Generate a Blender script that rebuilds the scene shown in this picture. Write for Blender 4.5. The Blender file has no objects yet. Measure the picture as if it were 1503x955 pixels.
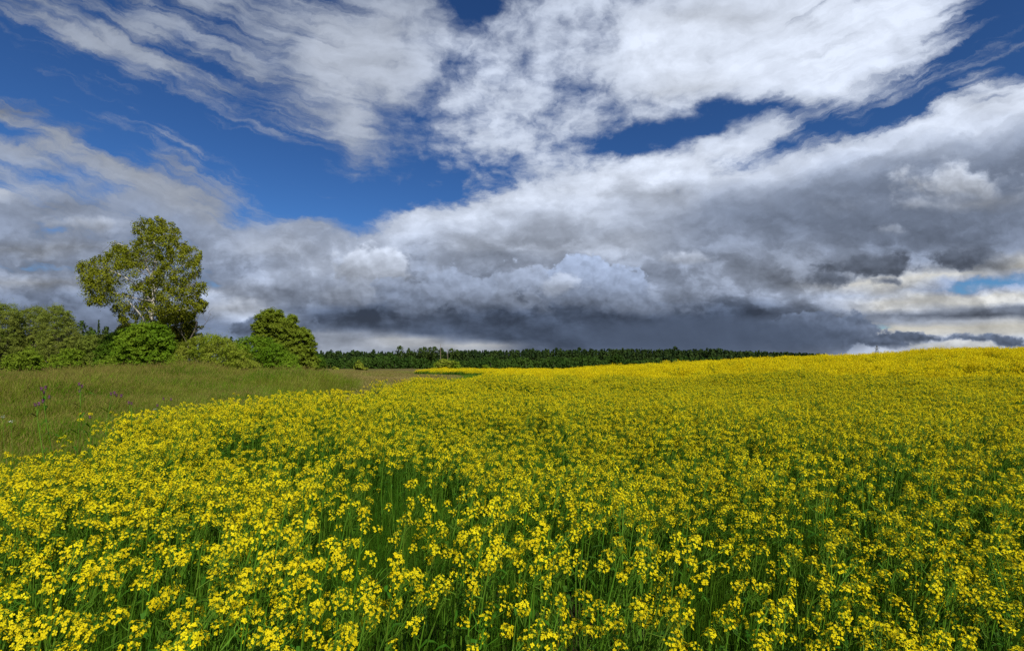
import bpy, math, random
import numpy as np
from mathutils import Vector
R = math.radians
scene = bpy.context.scene
col = scene.collection

# ------------------------------------------------------------------ camera
CAMZ = 2.05
FPX, CX, HY = 710.0, 751.5, 530.0          # focal length, axis and horizon of the photograph, in its own pixels
cam_d = bpy.data.cameras.new('camera')
cam = bpy.data.objects.new('camera', cam_d)
col.objects.link(cam)
cam.location = (0, 0, CAMZ)
cam.rotation_euler = (R(90), 0, 0)
cam_d.sensor_width = 36.0
cam_d.lens = 36.0 * FPX / 1503.0
cam_d.shift_y = (HY - 477.5) / 1503.0
cam_d.clip_start = 0.05
cam_d.clip_end = 12000
scene.camera = cam

# ------------------------------------------------------------------ render settings
scene.view_settings.view_transform = 'Standard'
scene.view_settings.look = 'None'
scene.view_settings.gamma = 1.0
scene.view_settings.exposure = 0.0
scene.view_settings.use_curve_mapping = False
cy = scene.cycles
cy.max_bounces = 5
cy.diffuse_bounces = 3
cy.glossy_bounces = 1
cy.transmission_bounces = 3
cy.transparent_max_bounces = 4
cy.use_denoising = False
cy.sample_clamp_indirect = 4.0
cy.caustics_reflective = False
cy.caustics_refractive = False

# ------------------------------------------------------------------ sun
SUN_AZ, SUN_EL = R(152), R(42)             # clockwise from +Y (the view), above the horizon
sl = bpy.data.lights.new('sun', 'SUN')
sl.energy = 5.0
sl.angle = R(0.5)
sl.color = (1.0, 0.95, 0.86)
sun = bpy.data.objects.new('sun', sl)
col.objects.link(sun)
sdir = Vector((math.sin(SUN_AZ) * math.cos(SUN_EL), math.cos(SUN_AZ) * math.cos(SUN_EL), math.sin(SUN_EL)))
sun.rotation_euler = sdir.to_track_quat('Z', 'Y').to_euler()
sun.location = (30, -20, 40)

# ------------------------------------------------------------------ cloud layout (world directions, u = x/y, v = z/y)
class CloudMap:
    """Low resolution layout of the cloud cover: cover, brightness, warmth and raggedness per direction."""
    def __init__(s):
        s.cols = np.linspace(-45, 1550, 32)
        s.rows = np.array([-50, -10, 25, 60, 95, 130, 160, 188, 214, 238, 260, 280, 299, 317, 334, 350, 365, 379, 392, 404,
                           415, 425, 434, 443, 452, 461, 470, 479, 488, 497, 506, 516.])
        X, Y = np.meshgrid(s.cols, s.rows)
        s.X, s.Y = X, Y
        s.cov = np.zeros_like(X); s.L = np.full_like(X, .62); s.T = np.full_like(X, .42)
    def _apply(s, w, cov, L, T):
        if cov is not None: s.cov += (cov - s.cov) * w
        if L is not None: s.L += (L - s.L) * w
        if T is not None: s.T += (T - s.T) * w
    def poly(s, pts, soft, cov=None, L=None, T=None, op=1.0):
        P = np.array(pts, float); n = len(P)
        X, Y = s.X, s.Y
        ins = np.zeros(X.shape, bool); d = np.full(X.shape, 1e9)
        for i in range(n):
            a, b = P[i], P[(i + 1) % n]
            c = ((a[1] > Y) != (b[1] > Y)) & (X < (b[0] - a[0]) * (Y - a[1]) / (b[1] - a[1] + 1e-9) + a[0])
            ins ^= c
            e = b - a; t = np.clip(((X - a[0]) * e[0] + (Y - a[1]) * e[1]) / (e @ e + 1e-9), 0, 1)
            d = np.minimum(d, np.hypot(X - a[0] - t * e[0], Y - a[1] - t * e[1]))
        sd = np.where(ins, d, -d)
        w = np.clip(sd / (2 * soft) + .5, 0, 1); w = w * w * (3 - 2 * w)
        s._apply(w * op, cov, L, T)
    def ell(s, cx, cy_, rx, ry, cov=None, L=None, T=None, op=1.0):
        q = ((s.X - cx) / max(rx, 30)) ** 2 + ((s.Y - cy_) / max(ry, 6)) ** 2
        s._apply(np.exp(-q * 0.9) * op, cov, L, T)

M = CloudMap()
# high thin sheets, upper left
M.poly([(0,-60),(640,-60),(650,110),(560,130),(545,165),(570,250),(530,250),(440,200),(330,160),(210,130),(100,70),(20,35),(-40,0)], 34, .50, .60, .34)
M.poly([(60,25),(200,55),(360,120),(330,135),(180,90),(60,55)], 14, .80, .64, .40)
M.poly([(-50,-60),(150,-60),(240,10),(150,20),(40,10),(-50,60)], 22, .34, .52, .3)
M.poly([(430,20),(620,0),(640,120),(540,170),(560,240),(500,190),(440,120)], 38, .88, .74, .45)
M.poly([(225,35),(300,55),(360,100),(310,98),(250,70)], 18, .22)
M.poly([(120,75),(160,80),(190,120),(150,110)], 14, .25)
M.poly([(40,90),(110,110),(150,130),(90,125)], 14, .35, .45)
# broken middle sheet
M.poly([(620,60),(900,-60),(1420,-60),(1440,40),(1380,110),(1250,160),(1150,150),(920,175),(860,230),(760,275),(650,245),(610,180)], 32, .64, .80, .43)
M.poly([(900,20),(1300,-60),(1400,30),(1250,140),(1000,150),(880,100)], 30, 1.05, .93, .48)
M.ell(1060, 20, 90, 25, None, .78, .5)
M.ell(1010, 125, 70, 20, None, .80, .5)
M.poly([(635,65),(700,55),(790,82),(770,98),(660,105)], 18, .36)
M.ell(820, 135, 34, 12, .3)
M.ell(895, 2, 34, 12, .4)
M.ell(715, 178, 40, 8, .45)
M.ell(790, 200, 40, 8, .55)
M.ell(770, 240, 40, 9, .5)
# the great bank on the right
M.poly([(380,395),(470,360),(540,332),(620,308),(700,300),(760,280),(850,242),(980,222),(1130,170),(1190,180),(1100,215),(1040,265),(1120,245),(1220,210),(1300,190),(1390,150),(1560,80),(1560,560),(300,560),(320,430)], 15, 1.05, .82, .43)
M.poly([(560,330),(760,288),(880,240),(1100,200),(1180,185),(1060,262),(1240,207),(1560,90),(1560,170),(1350,228),(1150,268),(1000,262),(880,290),(760,312),(620,332)], 24, 1.15, .94, .48)
# blue wedges
M.poly([(870,215),(930,180),(1000,162),(1120,146),(1165,155),(1130,172),(1040,200),(980,222),(890,238)], 12, .0)
M.poly([(1175,192),(1240,163),(1330,128),(1400,93),(1560,50),(1560,80),(1420,122),(1380,152),(1290,192),(1205,208)], 13, .02)
M.poly([(1035,266),(1090,236),(1120,216),(1185,208),(1135,232),(1100,248)], 10, .12)
M.poly([(1410,-30),(1560,-60),(1560,10),(1440,45),(1395,65)], 18, .2)
M.ell(1460, 152, 40, 8, .5, .6)
# storm body
M.poly([(400,430),(480,400),(620,352),(800,335),(950,305),(1100,290),(1260,232),(1560,190),(1560,370),(1300,400),(1200,440),(1250,500),(1260,560),(420,560)], 42, 1.3, .61, .30)
M.poly([(640,340),(800,322),(980,330),(980,378),(800,385),(650,380)], 28, 1.2, .72, .43)
M.poly([(1020,310),(1200,272),(1560,195),(1560,372),(1350,378),(1150,352)], 32, 1.3, .49, .24)
M.ell(1150, 400, 110, 30, None, .56, .36)
M.poly([(420,452),(600,440),(760,440),(900,448),(1100,445),(1240,465),(1268,500),(1200,512),(760,522),(560,490),(450,478)], 16, 1.4, .335, .05)
M.ell(560, 470, 110, 11, None, .34, .12)
M.ell(800, 345, 90, 9, None, .52, .4)
M.ell(960, 285, 60, 12, None, .62, .45)
M.ell(880, 310, 60, 9, None, .84, .47)
M.ell(720, 375, 60, 8, None, .50, .35)
M.ell(640, 425, 50, 12, None, .52, .3)
M.ell(960, 440, 60, 8, None, .52, .3)
M.ell(1440, 300, 60, 9, None, .56, .45)
M.ell(1190, 470, 60, 18, None, .42, .26)
# low right, clearer air
M.poly([(1170,420),(1300,398),(1420,385),(1560,368),(1560,402),(1380,416),(1300,428)], 9, 1.0, .74, .72)
M.ell(1420, 392, 40, 7, None, .40, .32)
M.poly([(1320,420),(1430,409),(1560,396),(1560,426),(1400,430)], 6, .30, .60, .12)
M.poly([(1240,446),(1330,431),(1560,424),(1560,443),(1350,452),(1250,460)], 6, 1.0, .80, .70)
M.poly([(1265,462),(1400,452),(1560,445),(1560,466),(1400,469),(1270,471)], 5, 1.0, .43, .32)
M.poly([(1270,475),(1560,468),(1560,490),(1280,492)], 6, 1.0, .74, .78)
M.ell(1290, 477, 34, 4, .35)
M.ell(1360, 506, 30, 6, None, .74, .75)
M.ell(1430, 503, 30, 6, None, .74, .75)
M.ell(1500, 490, 30, 6, None, .72, .75)
M.poly([(465,482),(560,487),(650,497),(770,506),(770,540),(440,540)], 6, 1.0, .60, .42)
M.ell(600, 501, 50, 5, None, .72, .75)
M.ell(700, 509, 60, 5, None, .70, .7)
M.ell(1170, 510, 70, 5, None, .60, .6)
# low left sheets
M.poly([(-60,185),(60,205),(150,250),(260,265),(340,300),(400,332),(520,328),(560,332),(400,400),(320,430),(300,560),(-60,560)], 22, .78, .61, .26)
M.poly([(-60,130),(60,150),(150,198),(100,192),(-60,165)], 12, .5, .50)
M.poly([(-60,200),(100,228),(230,292),(330,332),(365,318),(250,258),(120,215)], 14, .94, .63, .46)
M.poly([(140,198),(260,233),(365,290),(340,300),(230,250)], 12, .62, .58)
M.poly([(-60,222),(70,240),(210,288),(160,288),(60,264),(-60,252)], 10, .2)
M.ell(360, 318, 36, 12, .35)
M.poly([(480,330),(520,322),(560,318),(520,345),(490,348)], 10, .25)
M.poly([(400,325),(500,322),(480,345),(410,350)], 12, .75, .62)
M.ell(10, 283, 40, 10, 1.0, .78, .5)
M.ell(125, 327, 60, 8, 1.0, .74, .46)
M.ell(70, 306, 90, 9, None, .47, .36)
M.ell(80, 336, 36, 7, .45, .5)
M.ell(60, 365, 110, 12, 1.0, .50, .45)
M.ell(90, 395, 50, 6, .5, .5)
M.ell(50, 415, 110, 10, 1.0, .58, .5)
M.poly([(-60,430),(170,430),(300,470),(300,560),(-60,560)], 14, 1.0, .50, .2)
M.ell(400, 360, 80, 22, 1.0, .68, .42)
M.ell(340, 428, 40, 6, 1.0, .80, .5)
M.ell(330, 450, 50, 8, 1.0, .62, .45)
M.poly([(300,466),(440,484),(455,560),(300,560)], 8, 1.0, .52, .15)
M.ell(420, 428, 60, 12, None, .50, .3)

# ------------------------------------------------------------------ world nodes
world = bpy.data.worlds.new('World')
scene.world = world
world.use_nodes = True
world.cycles.sampling_method = 'NONE'          # an even sky needs no importance map
nt = world.node_tree
nt.nodes.clear()
N, LK = nt.nodes, nt.links

def setin(sock, v):
    if isinstance(v, bpy.types.NodeSocket): LK.new(v, sock)
    elif v is not None: sock.default_value = v
def mth(op, a, b=None, c=None, clamp=False):
    n = N.new('ShaderNodeMath'); n.operation = op; n.use_clamp = clamp
    setin(n.inputs[0], a)
    if b is not None: setin(n.inputs[1], b)
    if c is not None: setin(n.inputs[2], c)
    return n.outputs[0]
def vmth(op, a, b=None, c=None):
    n = N.new('ShaderNodeVectorMath'); n.operation = op
    setin(n.inputs[0], a)
    if b is not None: setin(n.inputs[1], b)
    if c is not None: setin(n.inputs[2], c)
    return n.outputs[0]
def comb(x, y, z=0.0):
    n = N.new('ShaderNodeCombineXYZ')
    setin(n.inputs[0], x); setin(n.inputs[1], y); setin(n.inputs[2], z)
    return n.outputs[0]
def sep(v):
    n = N.new('ShaderNodeSeparateXYZ'); LK.new(v, n.inputs[0]); return n.outputs
def noise(v, scale, detail, rough=.55, lac=2.0, typ='FBM', dist=0.0, colour=False):
    n = N.new('ShaderNodeTexNoise'); n.noise_dimensions = '3D'; n.noise_type = typ
    n.normalize = True
    LK.new(v, n.inputs['Vector'])
    n.inputs['Scale'].default_value = scale; n.inputs['Detail'].default_value = detail
    n.inputs['Roughness'].default_value = rough; n.inputs['Lacunarity'].default_value = lac
    n.inputs['Distortion'].default_value = dist
    return n.outputs['Color' if colour else 0]
def smooth(x, a, b):
    n = N.new('ShaderNodeMapRange'); n.interpolation_type = 'SMOOTHSTEP'
    setin(n.inputs[0], x); setin(n.inputs[1], a); setin(n.inputs[2], b)
    n.inputs[3].default_value = 0; n.inputs[4].default_value = 1
    return n.outputs[0]
def mixc(f, a, b):
    n = N.new('ShaderNodeMix'); n.data_type = 'RGBA'
    setin(n.inputs[0], f); setin(n.inputs[6], a); setin(n.inputs[7], b)
    return n.outputs[2]

tc = N.new('ShaderNodeTexCoord')
d = sep(tc.outputs['Generated'])
fy = mth('MAXIMUM', mth('ABSOLUTE', d[1]), 0.02)
u = mth('DIVIDE', d[0], fy)
v = mth('DIVIDE', mth('MAXIMUM', d[2], -0.01), fy)
# streaked, receding coordinates of the high sheet and plain ones for the heaped cloud
vv = mth('ADD', v, 0.16)
st = comb(mth('DIVIDE', mth('ADD', u, 0.22), vv), mth('DIVIDE', 0.36, vv), 0.0)
uv = comb(u, mth('MULTIPLY', v, 1.45), 0.0)
lowf = smooth(v, 0.36, 0.14)                       # 1 in the heaped cloud near the horizon
flat = mth('ADD', mth('MULTIPLY', smooth(v, 0.0, 0.28), 0.8), 0.2)     # clouds flatten with distance
# domain warp
w1 = vmth('SUBTRACT', noise(uv, 8.0, 7.0, .62, colour=True), (.5, .5, .5))
w1 = vmth('MULTIPLY', w1, comb(mth('ADD', mth('MULTIPLY', flat, .06), .03), mth('MULTIPLY', flat, .075), 0.0))
ws = sep(w1)
u2 = mth('ADD', u, ws[0]); v2 = mth('ADD', v, ws[1])
tu = mth('DIVIDE', mth('ADD', mth('MULTIPLY', u2, FPX), CX - M.cols[0]), M.cols[-1] - M.cols[0])
pyn = mth('DIVIDE', mth('ADD', mth('MULTIPLY', v2, -FPX), HY - M.rows[0]), M.rows[-1] - M.rows[0], clamp=True)
rr = N.new('ShaderNodeValToRGB'); rr.color_ramp.interpolation = 'LINEAR'
NR, NC = len(M.rows), len(M.cols)
def fill(ramp, pos, cols_):
    e = ramp.elements
    while len(e) > 1: e.remove(e[-1])
    e[0].position = float(pos[0]); e[0].color = cols_[0]
    for p, c in zip(pos[1:], cols_[1:]):
        q = e.new(float(p)); q.color = c
fill(rr.color_ramp, (M.rows - M.rows[0]) / (M.rows[-1] - M.rows[0]), [(i / (NR - 1),) * 3 + (1,) for i in range(NR)])
LK.new(pyn, rr.inputs[0])
ri = mth('MULTIPLY', sep(rr.outputs[0])[0], NR - 1.0)
acc = None
for i in range(NR):
    rp = N.new('ShaderNodeValToRGB'); rp.color_ramp.interpolation = 'LINEAR'
    fill(rp.color_ramp, np.linspace(0, 1, NC), [(float(M.cov[i, j]), float(M.L[i, j]), float(M.T[i, j]), 1) for j in range(NC)])
    chain = acc if acc is not None else comb(0.0, 0.0, 0.0)
    LK.new(mth('MULTIPLY_ADD', sep(chain)[0], 1e-7, tu), rp.inputs[0])
    wgt = mth('SUBTRACT', 1.0, mth('ABSOLUTE', mth('SUBTRACT', mth('MULTIPLY_ADD', sep(chain)[1], 1e-7, ri), float(i))), clamp=True)
    wv = comb(wgt, wgt, wgt)
    acc = vmth('MULTIPLY', rp.outputs[0], wv) if acc is None else vmth('MULTIPLY_ADD', rp.outputs[0], wv, acc)
cov, Lm, Tm = sep(acc)
# fine structure: combed sheets fan out from a point low in the distance, lumps in the middle, layers near the horizon
du = mth('ADD', u2, .17)
arch = mth('SQRT', mth('MULTIPLY_ADD', du, du, .05))
across = mth('MULTIPLY_ADD', arch, -.47, v2)
n_fan = noise(comb(u2, mth('MULTIPLY', across, 8.5), 0.0), 2.3, 10.0, .64, dist=.15)
lump = comb(mth('DIVIDE', mth('MULTIPLY', u2, .62), mth('ADD', v, .25)), mth('DIVIDE', .62, mth('ADD', v, .25)), .3)
n_lmp = noise(lump, 18.0, 9.0, .60)
hp = comb(u2, mth('MULTIPLY', v2, 1.7), 0.0)
n_hp = noise(hp, 8.0, 9.0, .56)
n_up = noise(vmth('ADD', hp, (0.012, 0.030, 0.0)), 8.0, 5.0, .56)
n_str = noise(comb(u2, mth('MULTIPLY', mth('MULTIPLY_ADD', mth('MULTIPLY', arch, smooth(u2, -.30, -.75)), -.30, v2), 4.6), .7), 3.6, 9.0, .58)
side = smooth(mth('ABSOLUTE', mth('SUBTRACT', u2, .10)), .18, .55)
hi = mth('SUBTRACT', 1.0, lowf)
inner = mth('MULTIPLY', smooth(u2, -.72, -.40), .55)
n_low = mth('ADD', mth('MULTIPLY', n_hp, inner), mth('MULTIPLY', n_str, mth('SUBTRACT', 1.0, inner)))
n_sh = mth('ADD', mth('MULTIPLY', n_fan, side), mth('MULTIPLY', n_lmp, mth('SUBTRACT', 1.0, side)))
dens = mth('ADD', mth('MULTIPLY', n_sh, hi), mth('MULTIPLY', n_low, lowf))
n_all = mth('ADD', mth('MULTIPLY', dens, .78), mth('MULTIPLY', n_hp, .22))
al = mth('ADD', cov, mth('MULTIPLY', mth('SUBTRACT', n_all, .5), mth('ADD', mth('MULTIPLY', mth('MULTIPLY', hi, side), .9), 2.1)))
alpha = smooth(al, mth('MULTIPLY_ADD', lowf, .16, .12), mth('MULTIPLY_ADD', lowf, -.16, .86))
rel = mth('MULTIPLY', mth('SUBTRACT', n_hp, n_up), mth('ADD', mth('MULTIPLY', lowf, .22), .16))
Lf = mth('ADD', mth('ADD', Lm, rel), mth('MULTIPLY', mth('SUBTRACT', n_all, .5), mth('ADD', mth('MULTIPLY', Lm, .75), -.17)))
# single heaps and scud with billowing edges, far ones first
def puff(vec, sc):
    n = N.new('ShaderNodeTexVoronoi'); n.voronoi_dimensions = '2D'; n.feature = 'SMOOTH_F1'; n.normalize = True
    LK.new(vec, n.inputs['Vector']); n.inputs['Scale'].default_value = sc; n.inputs['Detail'].default_value = 2.4
    n.inputs['Roughness'].default_value = .55; n.inputs['Lacunarity'].default_value = 2.2; n.inputs['Smoothness'].default_value = .25
    return n.outputs[0]
ub = comb(u, mth('MULTIPLY', v, 1.25), 0.0)
ub = vmth('ADD', ub, vmth('MULTIPLY', vmth('SUBTRACT', noise(ub, 16.0, 6.0, .62, colour=True), (.5, .5, .5)), (.045, .030, 0)))
pf = puff(ub, 20.0); pu = puff(vmth('ADD', ub, (0.006, 0.014, 0.0)), 20.0)
prel = mth('SUBTRACT', pu, pf)
pbig = noise(ub, 9.0, 5.0, .6)
ubs = sep(ub)
hpt = comb(ubs[0], mth('DIVIDE', ubs[1], 1.25), 0.0)
pedge = mth('ADD', mth('MULTIPLY', mth('SUBTRACT', pf, .40), .55), mth('MULTIPLY', mth('SUBTRACT', .5, pbig), 3.2))
bank_ = mth('MULTIPLY', lowf, smooth(v, .05, .13))
Lf = mth('ADD', Lf, mth('MULTIPLY', bank_, mth('ADD', mth('MULTIPLY', prel, .16), mth('MULTIPLY', mth('SUBTRACT', smooth(n_hp, .46, .58), .5), .085))))
lay = comb(alpha, Lf, Tm)
def heap(px, py, rx, ry, Lt, Lb, T, soft=.16, op=1.0, relief=.30, base=True):
    """heap with its centre, half sizes, brightness at the top and at the base"""
    global lay
    q = vmth('MULTIPLY', vmth('SUBTRACT', vmth('MULTIPLY_ADD', lay, (1e-7, 1e-7, 0), hpt),   # (keeps the evaluation in sequence)
                                   ((px - CX) / FPX, (HY - py) / FPX, 0)), (FPX / rx, FPX / ry, 0))
    n = N.new('ShaderNodeVectorMath'); n.operation = 'LENGTH'; LK.new(q, n.inputs[0])
    e = mth('ADD', n.outputs['Value'], pedge)
    mk = mth('MULTIPLY', smooth(e, 1.0, 1.0 - soft * 2), op)
    qs = sep(q)
    if base: mk = mth('MULTIPLY', mk, smooth(qs[1], -1.0, -.15))
    lf = mth('ADD', mth('MULTIPLY_ADD', smooth(mth('MULTIPLY_ADD', qs[0], .25, qs[1]), -.75, .75), Lt - Lb, Lb), mth('MULTIPLY', prel, relief))
    m_ = N.new('ShaderNodeMix'); m_.data_type = 'VECTOR'
    LK.new(mk, m_.inputs[0]); LK.new(lay, m_.inputs[4]); LK.new(comb(1.0, lf, T), m_.inputs[5]); lay = m_.outputs[1]
heap(455, 425, 110, 36, .64, .46, .34, .4, .8)
heap(560, 395, 80, 36, .72, .56, .42, .3, .9)
heap(548, 390, 66, 36, .88, .58, .45, .2)
heap(520, 432, 70, 28, .66, .46, .38, .4, .8)
heap(760, 385, 190, 22, .54, .50, .34, .5, .75, .15, False)
heap(690, 432, 120, 36, .68, .46, .28, .14, .9)
heap(775, 424, 60, 40, .73, .47, .30, .12, .9)
heap(868, 424, 88, 46, .74, .43, .24, .09)
heap(826, 420, 44, 22, .82, .58, .40, .2, .9)
heap(950, 450, 90, 24, .56, .44, .26, .4, .8)
heap(620, 450, 90, 26, .54, .42, .22, .4, .8)
heap(1010, 380, 55, 13, .80, .64, .45, .4, .8)
heap(1230, 300, 120, 26, .62, .50, .32, .5, .6)
heap(1400, 268, 105, 40, .90, .62, .52, .42, .88)
heap(1350, 300, 50, 16, .78, .60, .48, .5, .7)
heap(1312, 335, 34, 13, .76, .58, .46, .5, .75)
heap(1285, 393, 76, 17, .40, .34, .28, .3, .95, .2, False)
heap(1228, 411, 42, 13, .42, .37, .28, .35, .9, .2, False)
heap(1405, 376, 76, 20, .40, .34, .26, .3, .95, .2, False)
heap(1305, 414, 30, 9, .42, .36, .3, .35, .9, .2, False)
heap(1200, 494, 85, 40, .47, .34, .14, .12, .9)
heap(1290, 503, 46, 13, .44, .36, .16, .2)
heap(1346, 496, 36, 12, .44, .36, .16, .2)
heap(1462, 502, 70, 14, .46, .38, .16, .2)
heap(1425, 510, 70, 11, .86, .64, .7, .25, .9)
heap(396, 482, 62, 18, .48, .36, .16, .2)
heap(338, 452, 70, 16, .78, .56, .5, .4, .8)
heap(120, 328, 90, 14, .80, .56, .45, .5, .8, .2, False)
# rain curtain under the bank: soft, even, faintly streaked downwards
rq = vmth('MULTIPLY', vmth('SUBTRACT', vmth('MULTIPLY_ADD', lay, (1e-7, 1e-7, 0), comb(u2, v, 0.0)), ((1035 - CX) / FPX, (HY - 496) / FPX, 0)), (FPX / 250, FPX / 40, 0))
rn = N.new('ShaderNodeVectorMath'); rn.operation = 'LENGTH'; LK.new(rq, rn.inputs[0])
rst = noise(comb(mth('MULTIPLY_ADD', v, .5, u), mth('MULTIPLY', v, .5), 0.0), 26.0, 2.0, .5)
rm = N.new('ShaderNodeMix'); rm.data_type = 'VECTOR'
LK.new(mth('MULTIPLY', smooth(rn.outputs['Value'], 1.1, .45), .85), rm.inputs[0]); LK.new(lay, rm.inputs[4])
LK.new(comb(1.0, mth('MULTIPLY_ADD', rst, .05, .345), .06), rm.inputs[5]); lay = rm.outputs[1]
alpha, Lf, Tm = sep(lay)
Lf = mth('MINIMUM', mth('MAXIMUM', Lf, .27), .96)
Ll = mth('POWER', Lf, 2.2)
tint = mixc(Tm, (0.66, 0.92, 1.50, 1), (1.12, 1.02, 0.74, 1))
SKY_STRENGTH = 0.10
lc = mth('MULTIPLY', Ll, 1.0 / SKY_STRENGTH)
cloud = vmth('MULTIPLY', tint, comb(lc, lc, lc))
sky = N.new('ShaderNodeTexSky'); sky.sky_type = 'NISHITA'
sky.sun_disc = False
sky.sun_elevation = SUN_EL
sky.sun_rotation = SUN_AZ
sky.altitude = 100; sky.air_density = 1.0; sky.dust_density = 0.4; sky.ozone_density = 2.0
gm = N.new('ShaderNodeGamma'); LK.new(sky.outputs[0], gm.inputs[0]); gm.inputs[1].default_value = 1.35
blue = vmth('MULTIPLY', gm.outputs[0], (0.21, 0.345, 0.49))
bgc = mixc(alpha, blue, cloud)
bg = N.new('ShaderNodeBackground'); LK.new(bgc, bg.inputs[0]); bg.inputs[1].default_value = SKY_STRENGTH
wo = N.new('ShaderNodeOutputWorld'); LK.new(bg.outputs[0], wo.inputs[0])

# ================================================================== helpers
rng = np.random.default_rng(11)

def sstep(x, a, b):
    t = np.clip((np.asarray(x, float) - a) / (b - a), 0, 1)
    return t * t * (3 - 2 * t)

_lat = np.random.default_rng(5).random((256, 256))
def vnoise(x, y, scale, seed=0):
    """smooth value noise 0..1 on the ground plane"""
    x = np.asarray(x, float) / scale + 17.3 * seed + 1000; y = np.asarray(y, float) / scale + 9.1 * seed + 1000
    xi, yi = np.floor(x).astype(int), np.floor(y).astype(int)
    fx, fy_ = x - xi, y - yi
    fx = fx * fx * (3 - 2 * fx); fy_ = fy_ * fy_ * (3 - 2 * fy_)
    g = lambda a, b: _lat[a % 256, b % 256]
    return (g(xi, yi) * (1 - fx) + g(xi + 1, yi) * fx) * (1 - fy_) + (g(xi, yi + 1) * (1 - fx) + g(xi + 1, yi + 1) * fx) * fy_

def ground_z(x, y):
    x = np.asarray(x, float); y = np.asarray(y, float)
    g40 = np.interp(x, [-60, -6, -1.7, 5.6, 11.8, 19.7, 31, 42.5, 70, 140], [-.4, -.3, -.14, .10, .46, .88, 1.44, 1.96, 2.40, 2.5])
    rise = g40 * sstep(y, 3, 40) * (1 - sstep(y, 46, 120))
    fall = np.interp(y, [-100, 40, 80, 200, 400, 700, 4000], [0, 0, -.75, -2.0, -3.5, -4.0, -4.0])
    bank = .46 * sstep(-x, 5, 17) * sstep(y, 8, 30) * (1 - sstep(y, 60, 130))
    hill = 6.5 * np.exp(-(((x + 175) / 70) ** 2 + ((y - 165) / 55) ** 2))
    bumps = (vnoise(x, y, 3.0, 3) - .5) * .10 * sstep(y, -5, 4) + (vnoise(x, y, 40, 4) - .5) * .5 * sstep(y, 60, 200)
    return rise + fall + bank + hill + bumps + (vnoise(x, y, 9, 14) - .5) * .55 * sstep(-x, 4, 14) * sstep(y, 12, 28)

def px_w(px, py, D):
    """point at distance D along the view whose place in the photograph is px, py"""
    return Vector(((px - CX) / FPX * D, D, CAMZ + (HY - py) / FPX * D))

FIELD = np.array([(-3.5, -6), (-4.2, 1.5), (-4.7, 3.5), (-5.3, 5.0), (-6.1, 8.6), (-5.3, 10.0), (-4.5, 11.2), (-3.2, 10.5), (-2.8, 12.3), (-3.7, 15.3),
                  (-4.5, 17.5), (-4.1, 19.7), (-2.9, 20.8), (-2.3, 30), (-1.9, 38), (-1.6, 50), (-1.4, 70), (-2.5, 88), (-18, 95), (-19.5, 99), (-17, 122),
                  (60, 122), (95, 70), (115, 40), (60, -6)], float)
def in_poly(P, x, y):
    x = np.asarray(x, float); y = np.asarray(y, float)
    ins = np.zeros(x.shape, bool); n = len(P)
    for i in range(n):
        a, b = P[i], P[(i + 1) % n]
        c = ((a[1] > y) != (b[1] > y)) & (x < (b[0] - a[0]) * (y - a[1]) / (b[1] - a[1] + 1e-12) + a[0])
        ins ^= c
    return ins
def dist_poly(P, x, y):
    x = np.asarray(x, float); y = np.asarray(y, float); d = np.full(x.shape, 1e9)
    for i in range(len(P)):
        a, b = P[i], P[(i + 1) % len(P)]; e = b - a
        t = np.clip(((x - a[0]) * e[0] + (y - a[1]) * e[1]) / (e @ e + 1e-12), 0, 1)
        d = np.minimum(d, np.hypot(x - a[0] - t * e[0], y - a[1] - t * e[1]))
    return d

def tag(o, label=None, cat=None, group=None, kind=None):
    if label: o['label'] = label
    if cat: o['category'] = cat
    if group: o['group'] = group
    if kind: o['kind'] = kind
    return o

def thing(name, label, cat, loc=(0, 0, 0), group=None):
    o = bpy.data.objects.new(name, None); col.objects.link(o)
    o.location = loc; o.empty_display_size = .3
    return tag(o, label, cat, group)

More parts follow.
